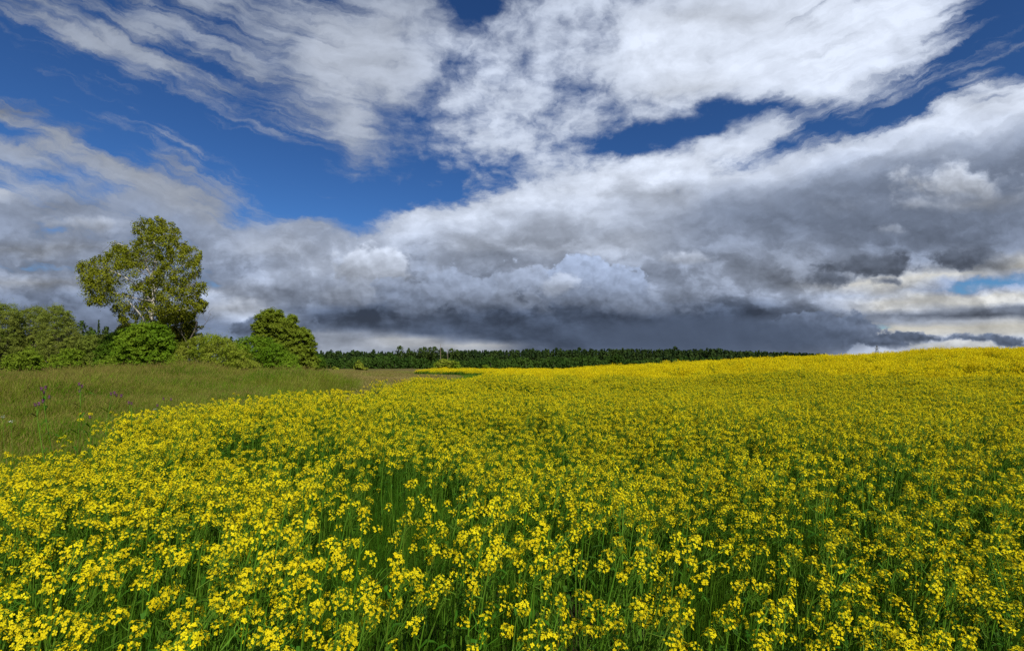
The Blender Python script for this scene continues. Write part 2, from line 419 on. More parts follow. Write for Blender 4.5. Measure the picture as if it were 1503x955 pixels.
class MB:
    """collects quads and triangles (as arrays) and links them as ONE mesh object"""
    def __init__(s): s.v = []; s.q = []; s.m = []; s.n = 0
    def quads(s, V, mat=0):
        V = np.asarray(V, float).reshape(-1, 4, 3); k = len(V)
        if not k: return
        s.v.append(V.reshape(-1, 3)); s.q.append(np.arange(4 * k).reshape(k, 4) + s.n); s.m.append(np.full(k, mat)); s.n += 4 * k
    def grid(s, V, Q, mat=0):
        V = np.asarray(V, float); Q = np.asarray(Q, int)
        s.v.append(V); s.q.append(Q + s.n); s.m.append(np.full(len(Q), mat)); s.n += len(V)
    def tube(s, pts, rad, sides=5, mat=0):
        P = np.asarray(pts, float); n = len(P)
        r = np.interp(np.linspace(0, 1, n), np.linspace(0, 1, len(rad)), rad) if len(rad) != n else np.asarray(rad, float)
        T = np.gradient(P, axis=0); T /= np.linalg.norm(T, axis=1, keepdims=True) + 1e-12
        ref = np.array([0.31, 0.95, 0.05]) if abs(T[:, 2]).mean() > .5 else np.array([0.05, 0.1, 1.0])
        A = np.cross(T, ref); A /= np.linalg.norm(A, axis=1, keepdims=True) + 1e-12
        B = np.cross(T, A)
        an = np.linspace(0, 2 * np.pi, sides, endpoint=False)
        V = P[:, None] + r[:, None, None] * (np.cos(an)[None, :, None] * A[:, None] + np.sin(an)[None, :, None] * B[:, None])
        V = V.reshape(-1, 3); Q = []
        for i in range(n - 1):
            for j in range(sides):
                Q.append((i * sides + j, i * sides + (j + 1) % sides, (i + 1) * sides + (j + 1) % sides, (i + 1) * sides + j))
        s.grid(V, Q, mat)
    def ribbon(s, pts, wid, side, mat=0):
        """flat strip along pts, half widths wid, spread along side"""
        P = np.asarray(pts, float); w = np.asarray(wid, float)[:, None]; S = np.asarray(side, float)
        S = S / (np.linalg.norm(S, axis=-1, keepdims=True) + 1e-12)
        L, Rr = P - w * S, P + w * S
        V = np.stack([L[:-1], Rr[:-1], Rr[1:], L[1:]], axis=1)
        s.quads(V, mat)
    def build(s, name, mats, parent=None, loc=(0, 0, 0), smooth=False):
        V = np.concatenate(s.v); Q = np.concatenate(s.q); m = np.concatenate(s.m)
        me = bpy.data.meshes.new(name)
        me.vertices.add(len(V)); me.vertices.foreach_set('co', V.astype(np.float32).ravel())
        me.loops.add(4 * len(Q)); me.loops.foreach_set('vertex_index', Q.astype(np.int32).ravel())
        me.polygons.add(len(Q)); me.polygons.foreach_set('loop_start', np.arange(0, 4 * len(Q), 4, dtype=np.int32))
        me.polygons.foreach_set('material_index', m.astype(np.int32))
        if smooth: me.polygons.foreach_set('use_smooth', np.ones(len(Q), bool))
        for k in (mats if isinstance(mats, (list, tuple)) else [mats]): me.materials.append(k)
        me.update(calc_edges=True)
        o = bpy.data.objects.new(name, me); col.objects.link(o)
        o.location = loc
        if parent is not None: o.parent = parent
        return o

def unit(a): return a / (np.linalg.norm(a, axis=-1, keepdims=True) + 1e-12)

def leaf_quads(C, Nrm, size, aspect=.55, rg=rng, axis=None, fold=.12):
    """kite shaped leaves at C, facing Nrm"""
    C = np.asarray(C, float); k = len(C); size = np.broadcast_to(np.asarray(size, float), (k,))[:, None]
    a = rg.normal(size=(k, 3)) if axis is None else np.asarray(axis, float) + rg.normal(size=(k, 3)) * .35
    a = unit(a - (a * Nrm).sum(1, keepdims=True) * Nrm); b = np.cross(Nrm, a)
    return np.stack([C - a * size * .5, C + b * size * aspect * .5 - Nrm * size * fold, C + a * size * .5, C - b * size * aspect * .5 - Nrm * size * fold], axis=1)

# ------------------------------------------------------------------ materials
def material(name, base, var=None, var_scale=3.0, trans=0.0, rough=.6, spec=.25, bump=0.0, obj_rand=0.0, var2=None, var2_scale=20.0, inst_vec=None):
    m = bpy.data.materials.new(name); m.use_nodes = True
    t = m.node_tree; t.nodes.clear(); n, l = t.nodes, t.links
    out = n.new('ShaderNodeOutputMaterial')
    p = n.new('ShaderNodeBsdfPrincipled'); p.inputs['Roughness'].default_value = rough
    p.inputs['Specular IOR Level'].default_value = spec
    colr = None
    def rgb(c): return (c[0], c[1], c[2], 1)
    if var is not None:
        g = n.new('ShaderNodeNewGeometry')
        nz = n.new('ShaderNodeTexNoise'); nz.inputs['Scale'].default_value = var_scale; nz.inputs['Detail'].default_value = 3
        l.new(g.outputs['Position'], nz.inputs['Vector'])
        mr = n.new('ShaderNodeMapRange'); mr.inputs[1].default_value = .34; mr.inputs[2].default_value = .66
        l.new(nz.outputs[0], mr.inputs[0])
        mx = n.new('ShaderNodeMix'); mx.data_type = 'RGBA'
        mx.inputs[6].default_value = rgb(base); mx.inputs[7].default_value = rgb(var); l.new(mr.outputs[0], mx.inputs[0])
        colr = mx.outputs[2]
        if var2 is not None:
            nz2 = n.new('ShaderNodeTexNoise'); nz2.inputs['Scale'].default_value = var2_scale; nz2.inputs['Detail'].default_value = 2
            l.new(g.outputs['Position'], nz2.inputs['Vector'])
            mr2 = n.new('ShaderNodeMapRange'); mr2.inputs[1].default_value = .45; mr2.inputs[2].default_value = .68
            l.new(nz2.outputs[0], mr2.inputs[0])
            mx2 = n.new('ShaderNodeMix'); mx2.data_type = 'RGBA'
            l.new(mr2.outputs[0], mx2.inputs[0]); l.new(colr, mx2.inputs[6]); mx2.inputs[7].default_value = rgb(var2)
            colr = mx2.outputs[2]
    if obj_rand > 0:
        oi = n.new('ShaderNodeObjectInfo'); hs = n.new('ShaderNodeHueSaturation')
        mv = n.new('ShaderNodeMapRange'); mv.inputs[3].default_value = 1 - obj_rand; mv.inputs[4].default_value = 1 + obj_rand
        mh = n.new('ShaderNodeMapRange'); mh.inputs[3].default_value = .5 - obj_rand * .05; mh.inputs[4].default_value = .5 + obj_rand * .05
        l.new(oi.outputs['Random'], mv.inputs[0]); l.new(oi.outputs['Random'], mh.inputs[0])
        l.new(mv.outputs[0], hs.inputs['Value']); l.new(mh.outputs[0], hs.inputs['Hue'])
        if colr is not None: l.new(colr, hs.inputs['Color'])
        else: hs.inputs['Color'].default_value = rgb(base)
        colr = hs.outputs[0]
    if colr is not None: l.new(colr, p.inputs['Base Color'])
    else: p.inputs['Base Color'].default_value = rgb(base)
    if bump > 0:
        nb = n.new('ShaderNodeTexNoise'); nb.inputs['Scale'].default_value = 18; nb.inputs['Detail'].default_value = 5
        bp = n.new('ShaderNodeBump'); bp.inputs['Strength'].default_value = bump; bp.inputs['Distance'].default_value = .05
        l.new(nb.outputs[0], bp.inputs['Height']); l.new(bp.outputs[0], p.inputs['Normal'])
    sh = p.outputs[0]
    if trans > 0:
        tr = n.new('ShaderNodeBsdfTranslucent')
        if colr is not None: l.new(colr, tr.inputs[0])
        else: tr.inputs[0].default_value = rgb(base)
        ms = n.new('ShaderNodeMixShader'); ms.inputs[0].default_value = trans
        l.new(p.outputs[0], ms.inputs[1]); l.new(tr.outputs[0], ms.inputs[2]); sh = ms.outputs[0]
    l.new(sh, out.inputs[0])
    return m

MAT = {}
MAT['petal'] = material('petal', (.80, .64, .006), (.86, .72, .012), 9.0, trans=.34, rough=.6, spec=.04, obj_rand=.10)
MAT['bud'] = material('bud', (.42, .44, .015), trans=.1, rough=.6, spec=.05)
MAT['stem'] = material('stem', (.060, .150, .008), (.10, .19, .016), 5.0, rough=.5, spec=.10, obj_rand=.2)
MAT['leaf'] = material('leaf', (.034, .110, .006), (.055, .145, .010), 4.0, trans=.22, rough=.55, spec=.08, obj_rand=.2)
MAT['grass'] = material('grass', (.165, .265, .010), (.090, .190, .006), .45, trans=.32, rough=.6, spec=.06, obj_rand=.38, var2=(.225, .225, .028), var2_scale=.25)
MAT['panicle'] = material('panicle', (.24, .19, .055), (.22, .21, .045), .7, trans=.2, rough=.8, spec=.03, obj_rand=.3)
MAT['heath'] = material('heath_grass', (.235, .205, .050), (.140, .230, .014), .10, trans=.25, rough=.7, spec=.04, obj_rand=.30, var2=(.29, .205, .080), var2_scale=.06)
MAT['heath_heads'] = material('heath_heads', (.29, .21, .09), (.24, .22, .06), .08, trans=.2, rough=.8, spec=.03, obj_rand=.3)
MAT['weed'] = material('weed', (.036, .100, .005), (.065, .14, .008), 2.0, trans=.25, rough=.55, spec=.06, obj_rand=.25)
MAT['lush'] = material('lush_weed', (.075, .20, .006), (.12, .25, .012), 1.5, trans=.3, rough=.55, spec=.06, obj_rand=.3)
MAT['bark'] = material('bark', (.10, .08, .06), (.16, .135, .11), 6.0, rough=.9, spec=.1, bump=.6)
MAT['dead_wood'] = material('dead_wood', (.17, .14, .11), (.10, .085, .07), 5.0, rough=.9, spec=.1)
MAT['pale_wood'] = material('pale_wood', (.22, .17, .12), (.16, .12, .085), .6, rough=.9, spec=.1)
MAT['steel'] = material('galvanised_steel', (.16, .17, .18), rough=.55)

# ================================================================== ground
def axis_pts(lo, hi, near, n):
    t = np.linspace(-1, 1, n); k = 6.2
    a = np.sinh(k * t) / np.sinh(k)
    return np.where(a < 0, -a * lo, a * hi) + near
xs = np.unique(np.concatenate([axis_pts(-3500, 3500, 0, 121), np.arange(-60, 90, 1.5)]))
ys = np.unique(np.concatenate([np.array([-400, -200, -100, -50, -30]), np.arange(-20, 100, 1.5), np.geomspace(100, 6000, 60)]))
XX, YY = np.meshgrid(xs, ys)
gv = np.stack([XX, YY, ground_z(XX, YY)], -1).reshape(-1, 3)
nx, ny = len(xs), len(ys)
ii = (np.arange(ny - 1)[:, None] * nx + np.arange(nx - 1)[None]).ravel()
gm_ = bpy.data.materials.new('ground'); gm_.use_nodes = True
def ground_mat(m):
    t = m.node_tree; n, l = t.nodes, t.links; p = n['Principled BSDF']
    p.inputs['Roughness'].default_value = .95; p.inputs['Specular IOR Level'].default_value = .05
    g = n.new('ShaderNodeNewGeometry'); sp = n.new('ShaderNodeSeparateXYZ'); l.new(g.outputs['Position'], sp.inputs[0])
    def nz(scale, det, stretch=None):
        t_ = n.new('ShaderNodeTexNoise'); t_.inputs['Scale'].default_value = scale; t_.inputs['Detail'].default_value = det; t_.inputs['Roughness'].default_value = .65
        l.new(g.outputs['Position'], t_.inputs['Vector']); return t_.outputs[0]
    def ramp(src, stops):
        r = n.new('ShaderNodeValToRGB'); e = r.color_ramp.elements
        e[0].position, e[0].color = stops[0][0], (*stops[0][1], 1); e[1].position, e[1].color = stops[-1][0], (*stops[-1][1], 1)
        for a, c in stops[1:-1]:
            q = e.new(a); q.color = (*c, 1)
        l.new(src, r.inputs[0]); return r.outputs[0]
    def mix(f, a, b):
        x = n.new('ShaderNodeMix'); x.data_type = 'RGBA'; l.new(f, x.inputs[0]); l.new(a, x.inputs[6]); l.new(b, x.inputs[7]); return x.outputs[2]
    soil = ramp(nz(6, 6), [(.3, (.035, .026, .014)), (.7, (.085, .062, .036))])
    turf = ramp(nz(.11, 8), [(.36, (.075, .105, .018)), (.46, (.12, .115, .026)), (.55, (.14, .10, .042)), (.66, (.13, .125, .03))])
    mr = n.new('ShaderNodeMapRange'); mr.inputs[1].default_value = 20; mr.inputs[2].default_value = 48; l.new(sp.outputs[1], mr.inputs[0])
    mr3 = n.new('ShaderNodeMapRange'); mr3.inputs[1].default_value = -6.5; mr3.inputs[2].default_value = -11; l.new(sp.outputs[0], mr3.inputs[0])
    mxx = n.new('ShaderNodeMath'); mxx.operation = 'MAXIMUM'; l.new(mr.outputs[0], mxx.inputs[0]); l.new(mr3.outputs[0], mxx.inputs[1])
    l.new(mix(mxx.outputs[0], soil, turf), p.inputs['Base Color'])
    bp = n.new('ShaderNodeBump'); bp.inputs['Strength'].default_value = .8; bp.inputs['Distance'].default_value = .1
    l.new(nz(9, 6), bp.inputs['Height']); l.new(bp.outputs[0], p.inputs['Normal'])
ground_mat(gm_)
mb = MB(); mb.grid(gv, np.stack([ii, ii + 1, ii + nx + 1, ii + nx], 1))
tag(mb.build('ground', gm_, smooth=True), 'gently rolling farmland ground under the crop and the meadow', 'ground', kind='structure')

# ================================================================== trees and shrubs
def leaf_mat(name, a, b, scale=.5, trans=.28, rough=.6, spec=.05, c=None):
    return material(name, a, b, scale, trans=trans, rough=rough, spec=spec, var2=c, var2_scale=1.3)
LM = {
    'birch': leaf_mat('birch_leaves', (.165, .190, .010), (.225, .240, .018), .45),
    'willow_pale': leaf_mat('pale_willow_leaves', (.23, .265, .045), (.16, .21, .028), .25),
    'shrub': leaf_mat('shrub_leaves', (.13, .215, .012), (.20, .265, .022), .5),
    'hazel': leaf_mat('hazel_leaves', (.095, .185, .008), (.155, .235, .014), .6),
    'dark': leaf_mat('dark_leaves', (.062, .135, .008), (.095, .165, .012), .5),
    'olive': leaf_mat('olive_leaves', (.170, .165, .014), (.125, .140, .012), .6),
    'willow': leaf_mat('willow_leaves', (.215, .285, .02), (.27, .30, .036), .5),
    'willow_green': leaf_mat('green_willow_leaves', (.11, .215, .010), (.165, .255, .015), .35),
    'round': leaf_mat('round_tree_leaves', (.145, .205, .014), (.195, .245, .022), .3),
    'pine': leaf_mat('pine_needles', (.034, .060, .010), (.048, .075, .013), .3, trans=.1),
    'spruce': leaf_mat('spruce_needles', (.016, .036, .010), (.042, .070, .013), .16, trans=.1),
    'broad': leaf_mat('far_broad_leaves', (.026, .062, .009), (.056, .105, .014), .05),
}
def birch_bark():
    m = bpy.data.materials.new('birch_bark'); m.use_nodes = True
    t = m.node_tree; n, l = t.nodes, t.links; p = n['Principled BSDF']; p.inputs['Roughness'].default_value = .7
    g = n.new('ShaderNodeNewGeometry'); mp = n.new('ShaderNodeMapping'); mp.inputs['Scale'].default_value = (3, 3, 9)
    l.new(g.outputs['Position'], mp.inputs[0])
    nz = n.new('ShaderNodeTexNoise'); nz.inputs['Scale'].default_value = 1.2; nz.inputs['Detail'].default_value = 4; l.new(mp.outputs[0], nz.inputs['Vector'])
    r = n.new('ShaderNodeValToRGB'); e = r.color_ramp.elements
    e[0].position, e[0].color = .36, (.07, .06, .05, 1); e[1].position, e[1].color = .47, (.58, .53, .45, 1)
    l.new(nz.outputs[0], r.inputs[0]); l.new(r.outputs[0], p.inputs['Base Color'])
    return m
MAT['birch_bark'] = birch_bark()

def bezier_pts(P, n=14):
    """smooth curve through control points"""
    P = np.asarray(P, float); t = np.linspace(0, len(P) - 1, n)
    i = np.clip(t.astype(int), 0, len(P) - 2); f = (t - i)[:, None]
    p0 = P[np.maximum(i - 1, 0)]; p1 = P[i]; p2 = P[i + 1]; p3 = P[np.minimum(i + 2, len(P) - 1)]
    return .5 * (2 * p1 + (p2 - p0) * f + (2 * p0 - 5 * p1 + 4 * p2 - p3) * f ** 2 + (3 * p1 - p0 - 3 * p2 + p3) * f ** 3)

def crown_clumps(poly, D, spacing, rg, holes=(), depth=1.0, ymax=6.0, ground=True):
    """clump centres filling the volume whose outline at distance D is poly (photograph pixels)"""
    P = np.array(poly, float); k = D / FPX
    W = np.stack([(P[:, 0] - CX) * k, CAMZ + (HY - P[:, 1]) * k], 1)
    if ground:
        for i in range(len(W)):
            if P[i, 1] >= 536: W[i, 1] = ground_z(W[i, 0], D) - .1
    lo, hi = W.min(0), W.max(0)
    area = (hi[0] - lo[0]) * (hi[1] - lo[1]); n = int(area / spacing ** 2 * 5) + 250
    x = rg.uniform(lo[0], hi[0], n); z = rg.uniform(lo[1], hi[1], n)
    ok = in_poly(W, x, z); x, z = x[ok], z[ok]
    for hx, hy, hr in holes:
        ok = np.hypot(x - (hx - CX) * k, z - (CAMZ + (HY - hy) * k)) > hr * k
        x, z = x[ok], z[ok]
    d = dist_poly(W, x, z); dm = d.max() + 1e-6
    h = np.minimum(np.sqrt(np.maximum(d * (2 * dm - d), .02)) * depth, ymax)
    sgn = rg.choice([-1, 1], len(x)); yy = sgn * h * np.sqrt(rg.uniform(.15, 1, len(x)))
    f = (D + yy) / D                                  # keep the outline true for boughs nearer or farther than the middle
    return np.stack([x * f, D + yy, CAMZ + (z - CAMZ) * f], 1), d

def foliage(mb, C, rad, per, size, rg, mat=0, up=.35, droop=0.0, aspect=.55, flat=.8):
    """leaf clumps: each centre becomes a tuft of leaves, thicker at its rim"""
    k = len(C); rad = np.broadcast_to(np.asarray(rad, float), (k,))
    per = int(per)
    dirs = unit(rg.normal(size=(k, per, 3))); rr = rg.uniform(.25, 1.0, (k, per, 1)) ** .6
    off = dirs * rr * rad[:, None, None] * np.array([1, 1, flat])
    if droop: off[..., 2] -= droop * rad[:, None] * np.abs(rg.normal(size=(k, per))) * .6
    pts = (C[:, None] + off).reshape(-1, 3)
    nr = unit(dirs.reshape(-1, 3) * .8 + rg.normal(size=(k * per, 3)) * .55 + np.array([0, 0, up]))
    mb.quads(leaf_quads(pts, nr, size * rg.uniform(.65, 1.35, k * per), aspect, rg), mat)

def thin_out(C, dmin, rg):
    """keep centres at least dmin apart"""
    keep = []
    for c in C[rg.permutation(len(C))]:
        if not keep or ((np.array(keep) - c) ** 2).sum(1).min() > dmin * dmin: keep.append(c)
    return np.array(keep)

def lobed(mb, L, R, ntuft, per, size, rg, mat=0, up=.35, aspect=.55, droop=0.0, flat=.75):
    """boughs: each lobe carries tufts of leaves over its upper and outer side"""
    k = len(L); Rr = R * rg.uniform(.5, 1.35, k)
    dr = unit(rg.normal(size=(k, ntuft, 3)) + np.array([0, 0, .55]))
    T = L[:, None] + dr * (Rr[:, None] * rg.uniform(.45, 1.0, (k, ntuft)))[..., None] * np.array([1, 1, flat])
    if droop: T[..., 2] -= droop * rg.random((k, ntuft)) ** 2
    T = T.reshape(-1, 3); tr = np.repeat(Rr, ntuft) * .42
    n = len(T); d2 = unit(rg.normal(size=(n, per, 3)))
    off = d2 * (rg.uniform(.2, 1, (n, per, 1)) ** .6) * tr[:, None, None] * np.array([1, 1, .8])
    if droop: off[..., 2] -= droop * .35 * np.abs(rg.normal(size=(n, per)))
    pts = (T[:, None] + off).reshape(-1, 3)
    nr = unit(np.repeat(dr.reshape(-1, 3), per, 0) * .7 + d2.reshape(-1, 3) * .5 + rg.normal(size=(n * per, 3)) * .5 + np.array([0, 0, up]))
    mb.quads(leaf_quads(pts, nr, size * rg.uniform(.65, 1.35, n * per), aspect, rg), mat)

def woody(mb, base, centres, rg, r0=.12, frac=.5, sides=5, lift=.35):
    """stems from the base to the inside of the crown"""
    C = centres[rg.random(len(centres)) < frac]
    if len(C) < 2: C = centres[:2]
    for c in C:
        m1 = base + (c - base) * np.array([.35, .35, .45]) + rg.normal(size=3) * .12
        m2 = base + (c - base) * np.array([.75, .75, .80]) + rg.normal(size=3) * .12
        mb.tube(bezier_pts([base + rg.normal(size=3) * np.array([.12, .12, 0]), m1, m2, c], 7), [r0, r0 * .7, r0 * .35, r0 * .12], sides)

def shrub(name, label, cat, poly, D, lm, seed, spacing=.55, rad=.42, per=26, size=.13, depth=1.0, group=None, up=.35, aspect=.5, holes=(), r0=.05, trunk='stem', ground=True, ymax=4.5, plume=.35, bark='bark', base_px=None, lob=.85, dense=1.0, inset=.42):
    rg = np.random.default_rng(seed)
    C, d = crown_clumps(poly, D, spacing, rg, holes, depth, ymax, ground)
    bx = ((np.mean([p[0] for p in poly]) if base_px is None else base_px) - CX) / FPX * D
    gz = float(ground_z(bx, D))
    root = thing(name, label, cat, (bx, D, gz), group)
    o = np.array([bx, D, gz])
    C[:, 2] = np.maximum(C[:, 2], ground_z(C[:, 0], C[:, 1]) + .15)
    q_ = d > min(rad * inset, np.quantile(d, .5)); C, d = C[q_], d[q_]
    L = thin_out(C, rad * lob * 1.15, rg)
    mb = MB(); lobed(mb, L - o, rad * 1.30, 10, int(per * .62 * dense), size * 1.12, rg, up=up, aspect=aspect)
    if plume:                                                      # upright leafy shoots breaking the outline
        top = C[(d < np.quantile(d, .30))] - o
        for c in top:
            if rg.random() < .45: continue
            n = 14; t = rg.random(n)[:, None] ** .8
            ax = unit(np.array([rg.normal() * .3 + .15, rg.normal() * .3, 1.0]))
            pts = c + ax * t * plume * rg.uniform(.6, 2.4) + rg.normal(size=(n, 3)) * .05
            mb.quads(leaf_quads(pts, unit(rg.normal(size=(n, 3)) + [0, 0, .2]), size * .8, aspect, rg))
    mb.build('crown', LM[lm], root)
    tb = MB(); woody(tb, np.zeros(3), C - o, rg, r0, min(.5, 22 / len(C)))
    tb.build(trunk, MAT[bark], root)
    return root

# --- the big birch ---------------------------------------------------------
def big_birch():
    rg = np.random.default_rng(21); D = 50.0; k = D / FPX
    outline = [(200,313),(212,316),(225,310),(240,314),(252,323),(262,333),(271,352),(290,360),(298,370),(292,388),(289,403),(302,413),(306,424),(296,432),(309,440),(309,448),(296,458),
               (284,466),(268,470),(250,474),(235,478),(210,478),(188,480),(170,474),(160,462),(156,448),(140,452),(128,452),(116,440),(120,428),(108,418),(113,406),(104,396),(112,376),(128,374),(134,366),
               (150,368),(154,352),(160,343),(172,352),(186,354),(190,340),(188,328)]
    holes = [(178,413,15),(168,430,11),(160,442,9),(196,440,8),(215,368,7),(205,398,10),(243,400,7),(252,438,9),(268,398,7),(192,372,6),(236,452,6),(270,448,6),(146,425,5),(230,385,4),(182,395,6),(150,452,11),(280,425,7),(262,462,7),(300,446,4),(196,348,6),(160,388,6)]
    outline = [(a + 5, b) for a, b in outline]; holes = [(a + 4, b, c) for a, b, c in holes]
    gx = (218 - CX) * k; gz = float(ground_z(gx, D)); o = np.array([gx, D, gz])
    root = thing('birch_tree', 'tall birch with airy olive crown and white limbs rising above the shrubs', 'tree', tuple(o))
    def P(px, py, dy=0): w = px_w(px, py, D + dy); return np.array([w.x, D + dy, w.z]) - o
    trunk = [np.zeros(3), P(219,510), P(221,475), P(226,440), P(224,408), P(228,376), P(226,350), P(227,338)]
    limbs = [([P(219,482), P(203,458,-.8), P(188,442,-1.3), P(176,432,-1.6)], .15), ([P(221,466), P(238,444,-.7), P(262,428,-1.4), P(288,416,-1.9)], .16),
             ([P(225,446), P(206,424,.6), P(182,406,1.2), P(150,392,1.7), P(124,386,2.0)], .17), ([P(225,432), P(240,406,-.5), P(250,378,-.9), P(262,350,-1.1)], .15),
             ([P(224,408), P(206,382,-.6), P(190,364,-1.2), P(168,356,-1.4)], .13), ([P(225,442), P(200,438,-1.0), P(160,428,-2.0), P(134,424,-2.4)], .13),
             ([P(219,482), P(240,466,.8), P(260,456,1.4), P(286,450,1.9)], .14), ([P(225,396), P(236,368,.6), P(241,340,.9)], .11), ([P(224,418), P(258,396,1.0), P(276,386,1.8)], .06),
             ([P(226,372), P(212,350,-.5), P(202,334,-.8)], .09), ([P(224,410), P(205,398,2.0), P(180,380,3.0)], .11), ([P(226,436), P(240,424,2.4), P(258,404,3.4)], .12),
             ([P(226,430), P(222,410,-2.2), P(214,384,-3.2)], .12), ([P(222,462), P(206,446,2.2), P(190,448,3.4)], .11)]
    wb = MB(); tb = MB(); tb.tube(bezier_pts(trunk, 26), [.30, .25, .21, .17, .13, .09, .045, .012], 8)
    nodes = [bezier_pts(trunk, 26)[8:]]
    for pts, r in limbs:
        r *= .60; q = bezier_pts(pts, 14); tb.tube(q, [r, r * .75, r * .45, r * .2], 6); nodes.append(q[4:])
    nodes = np.concatenate(nodes)
    C, d = crown_clumps(outline, D, .45, rg, holes, .95, 4.6, False)
    C -= o
    # keep the outer sprays, thin the inside so that the sky and the limbs show
    keep = (d > .50) & ((d < 1.7) | (rg.random(len(d)) < .55)); C, d = C[keep], d[keep]
    P_ = thin_out(np.column_stack([C, d * 1e-4]), .90, rg); C, Rl = P_[:, :3], np.clip(P_[:, 3] * 1e4 * .85, .40, .82)
    tp = bezier_pts(trunk, 26); tx = np.interp(C[:, 2], tp[:, 2], tp[:, 0])
    ok = ~((np.abs(C[:, 0] - tx) < .75) & (C[:, 1] < .3) & (C[:, 2] > 3) & (C[:, 2] < 10.5)); C, Rl = C[ok], Rl[ok]
    for c in C:
        j = np.argmin(((nodes - c) ** 2).sum(1)); a = nodes[j]
        if rg.random() < .75:
            m_ = (a + c) / 2 + np.array([0, 0, .22]) + rg.normal(size=3) * .1
            wb.tube(bezier_pts([a, m_, c], 6), [.020, .013, .006], 4)
    tb.build('trunk', MAT['birch_bark'], root, smooth=True); wb.build('twigs', MAT['bark'], root)
    mb = MB(); lobed(mb, C, Rl, 9, 22, .145, rg, up=.25, aspect=.75, droop=.45, flat=.72)
    mb.build('crown', LM['birch'], root)
big_birch()

# --- left border of shrubs and trees ---------------------------------------
TW = 'pale willow trees at the far left'
shrub('willow_tree', 'pale grey-green willow cut by the left picture edge, behind low bushes', 'tree', [(-55,455),(-14,446),(22,448),(34,460),(28,476),(34,500),(34,532),(-55,532)], 95, 'willow_pale', 31, .95, .55, 40, .19, .8, TW, dense=.75, up=.5, aspect=.3, holes=[(10,480,5),(-10,478,5)], r0=.16, trunk='trunk', plume=.8)
shrub('willow_tree', 'pale willow with a flat feathery top, middle one of the three willows', 'tree', [(12,472),(28,456),(50,447),(66,453),(74,470),(70,500),(70,532),(10,532)], 98, 'willow_pale', 32, .95, .55, 40, .19, .8, TW, dense=.75, up=.5, aspect=.3, holes=[(44,478,4),(30,480,4)], r0=.16, trunk='trunk', plume=.8)
shrub('willow_tree', 'broad pale willow beside the small dark pines, right one of three willows', 'tree', [(54,466),(68,452),(84,447),(102,456),(112,478),(120,500),(116,530),(50,530),(56,484)], 92, 'willow_pale', 33, .95, .55, 40, .19, .8, TW, dense=.75, up=.5, aspect=.3, holes=[(72,474,4)], r0=.16, trunk='trunk', plume=.8)
shrub('bush', 'low green bush with one pointed shoot, next to the distant yellow field', 'bush', [(-4,548),(6,528),(20,518),(38,514),(43,503),(50,514),(62,524),(72,548)], 45, 'shrub', 34, .5, .36, 26, .13, .9, 'low bushes')
shrub('bush', 'low rounded green bush standing in the grass left of the dark thicket', 'bush', [(70,550),(76,527),(92,514),(112,512),(126,522),(137,536),(141,550)], 43, 'shrub', 35, .48, .36, 28, .13, .9, 'low bushes')
shrub('bush', 'grey-green leafy bush in front of the small pines', 'bush', [(104,540),(108,512),(120,498),(138,491),(156,495),(167,512),(166,548),(104,548)], 55, 'willow_pale', 36, .6, .45, 28, .15, .9, 'tall shrubs')
shrub('bush', 'dark shady thicket between the grey-green bush and the bright hazel', 'bush', [(134,549),(140,520),(150,502),(166,489),(185,484),(196,500),(196,549)], 52, 'dark', 37, .6, .46, 30, .15, .9, 'tall shrubs')
shrub('hazel_bush', 'bright green hazel bush at the foot of the tall birch', 'bush', [(164,548),(162,518),(172,494),(192,480),(210,474),(228,473),(246,481),(258,499),(264,522),(266,548)], 46, 'hazel', 38, .55, .42, 30, .15, .9, 'tall shrubs', up=.5, aspect=.75)
shrub('olive_tree', 'brownish olive small tree close behind the birch on its right', 'tree', [(222,515),(228,474),(244,457),(266,450),(284,461),(291,480),(290,500),(284,515)], 60, 'olive', 39, .7, .5, 34, .15, .9, r0=.07, trunk='trunk', ground=False)
shrub('bush', 'olive-green thicket under the left side of the birch crown', 'bush', [(150,545),(160,500),(172,482),(190,474),(206,478),(216,500),(216,545)], 58, 'olive', 44, .65, .48, 30, .15, .9, 'tall shrubs')
shrub('willow_bush', 'yellowish-green willow bush right of the hazel, sloping to the grass', 'bush', [(252,549),(256,522),(268,503),(288,495),(312,492),(336,499),(358,514),(378,534),(392,550)], 44, 'willow', 40, .52, .38, 30, .13, .9, 'tall shrubs', up=.5, aspect=.32, plume=.5)
shrub('willow_bush', 'fresh green rounded bush in front of the round-crowned tree', 'bush', [(332,546),(338,508),(350,498),(370,494),(394,497),(414,509),(434,525),(448,546)], 50, 'willow_green', 41, .55, .42, 30, .14, .9, 'tall shrubs', up=.45, aspect=.4, plume=.35)
shrub('round_tree', 'round-crowned green tree standing right of the bushes, taller of the pair', 'tree', [(378,530),(376,500),(371,478),(379,463),(394,453),(411,456),(421,466),(426,490),(426,545),(378,545)], 85, 'round', 42, .8, .62, 52, .21, .95, dense=1.35, inset=.4, r0=.15, trunk='trunk', up=.4)
shrub('leaning_tree', 'green tree stepping down to the meadow, right of the round-crowned tree', 'tree', [(412,545),(414,500),(420,474),(428,461),(435,470),(440,480),(456,485),(463,504),(466,545)], 80, 'round', 43, .75, .6, 50, .21, .95, dense=1.35, inset=.4, r0=.13, trunk='trunk', up=.4)
shrub('bush', 'small dark bush at the right foot of the two green trees', 'bush', [(460,546),(462,524),(468,518),(475,527),(479,546)], 105, 'dark', 45, .7, .55, 30, .22, .9, 'far meadow bushes')

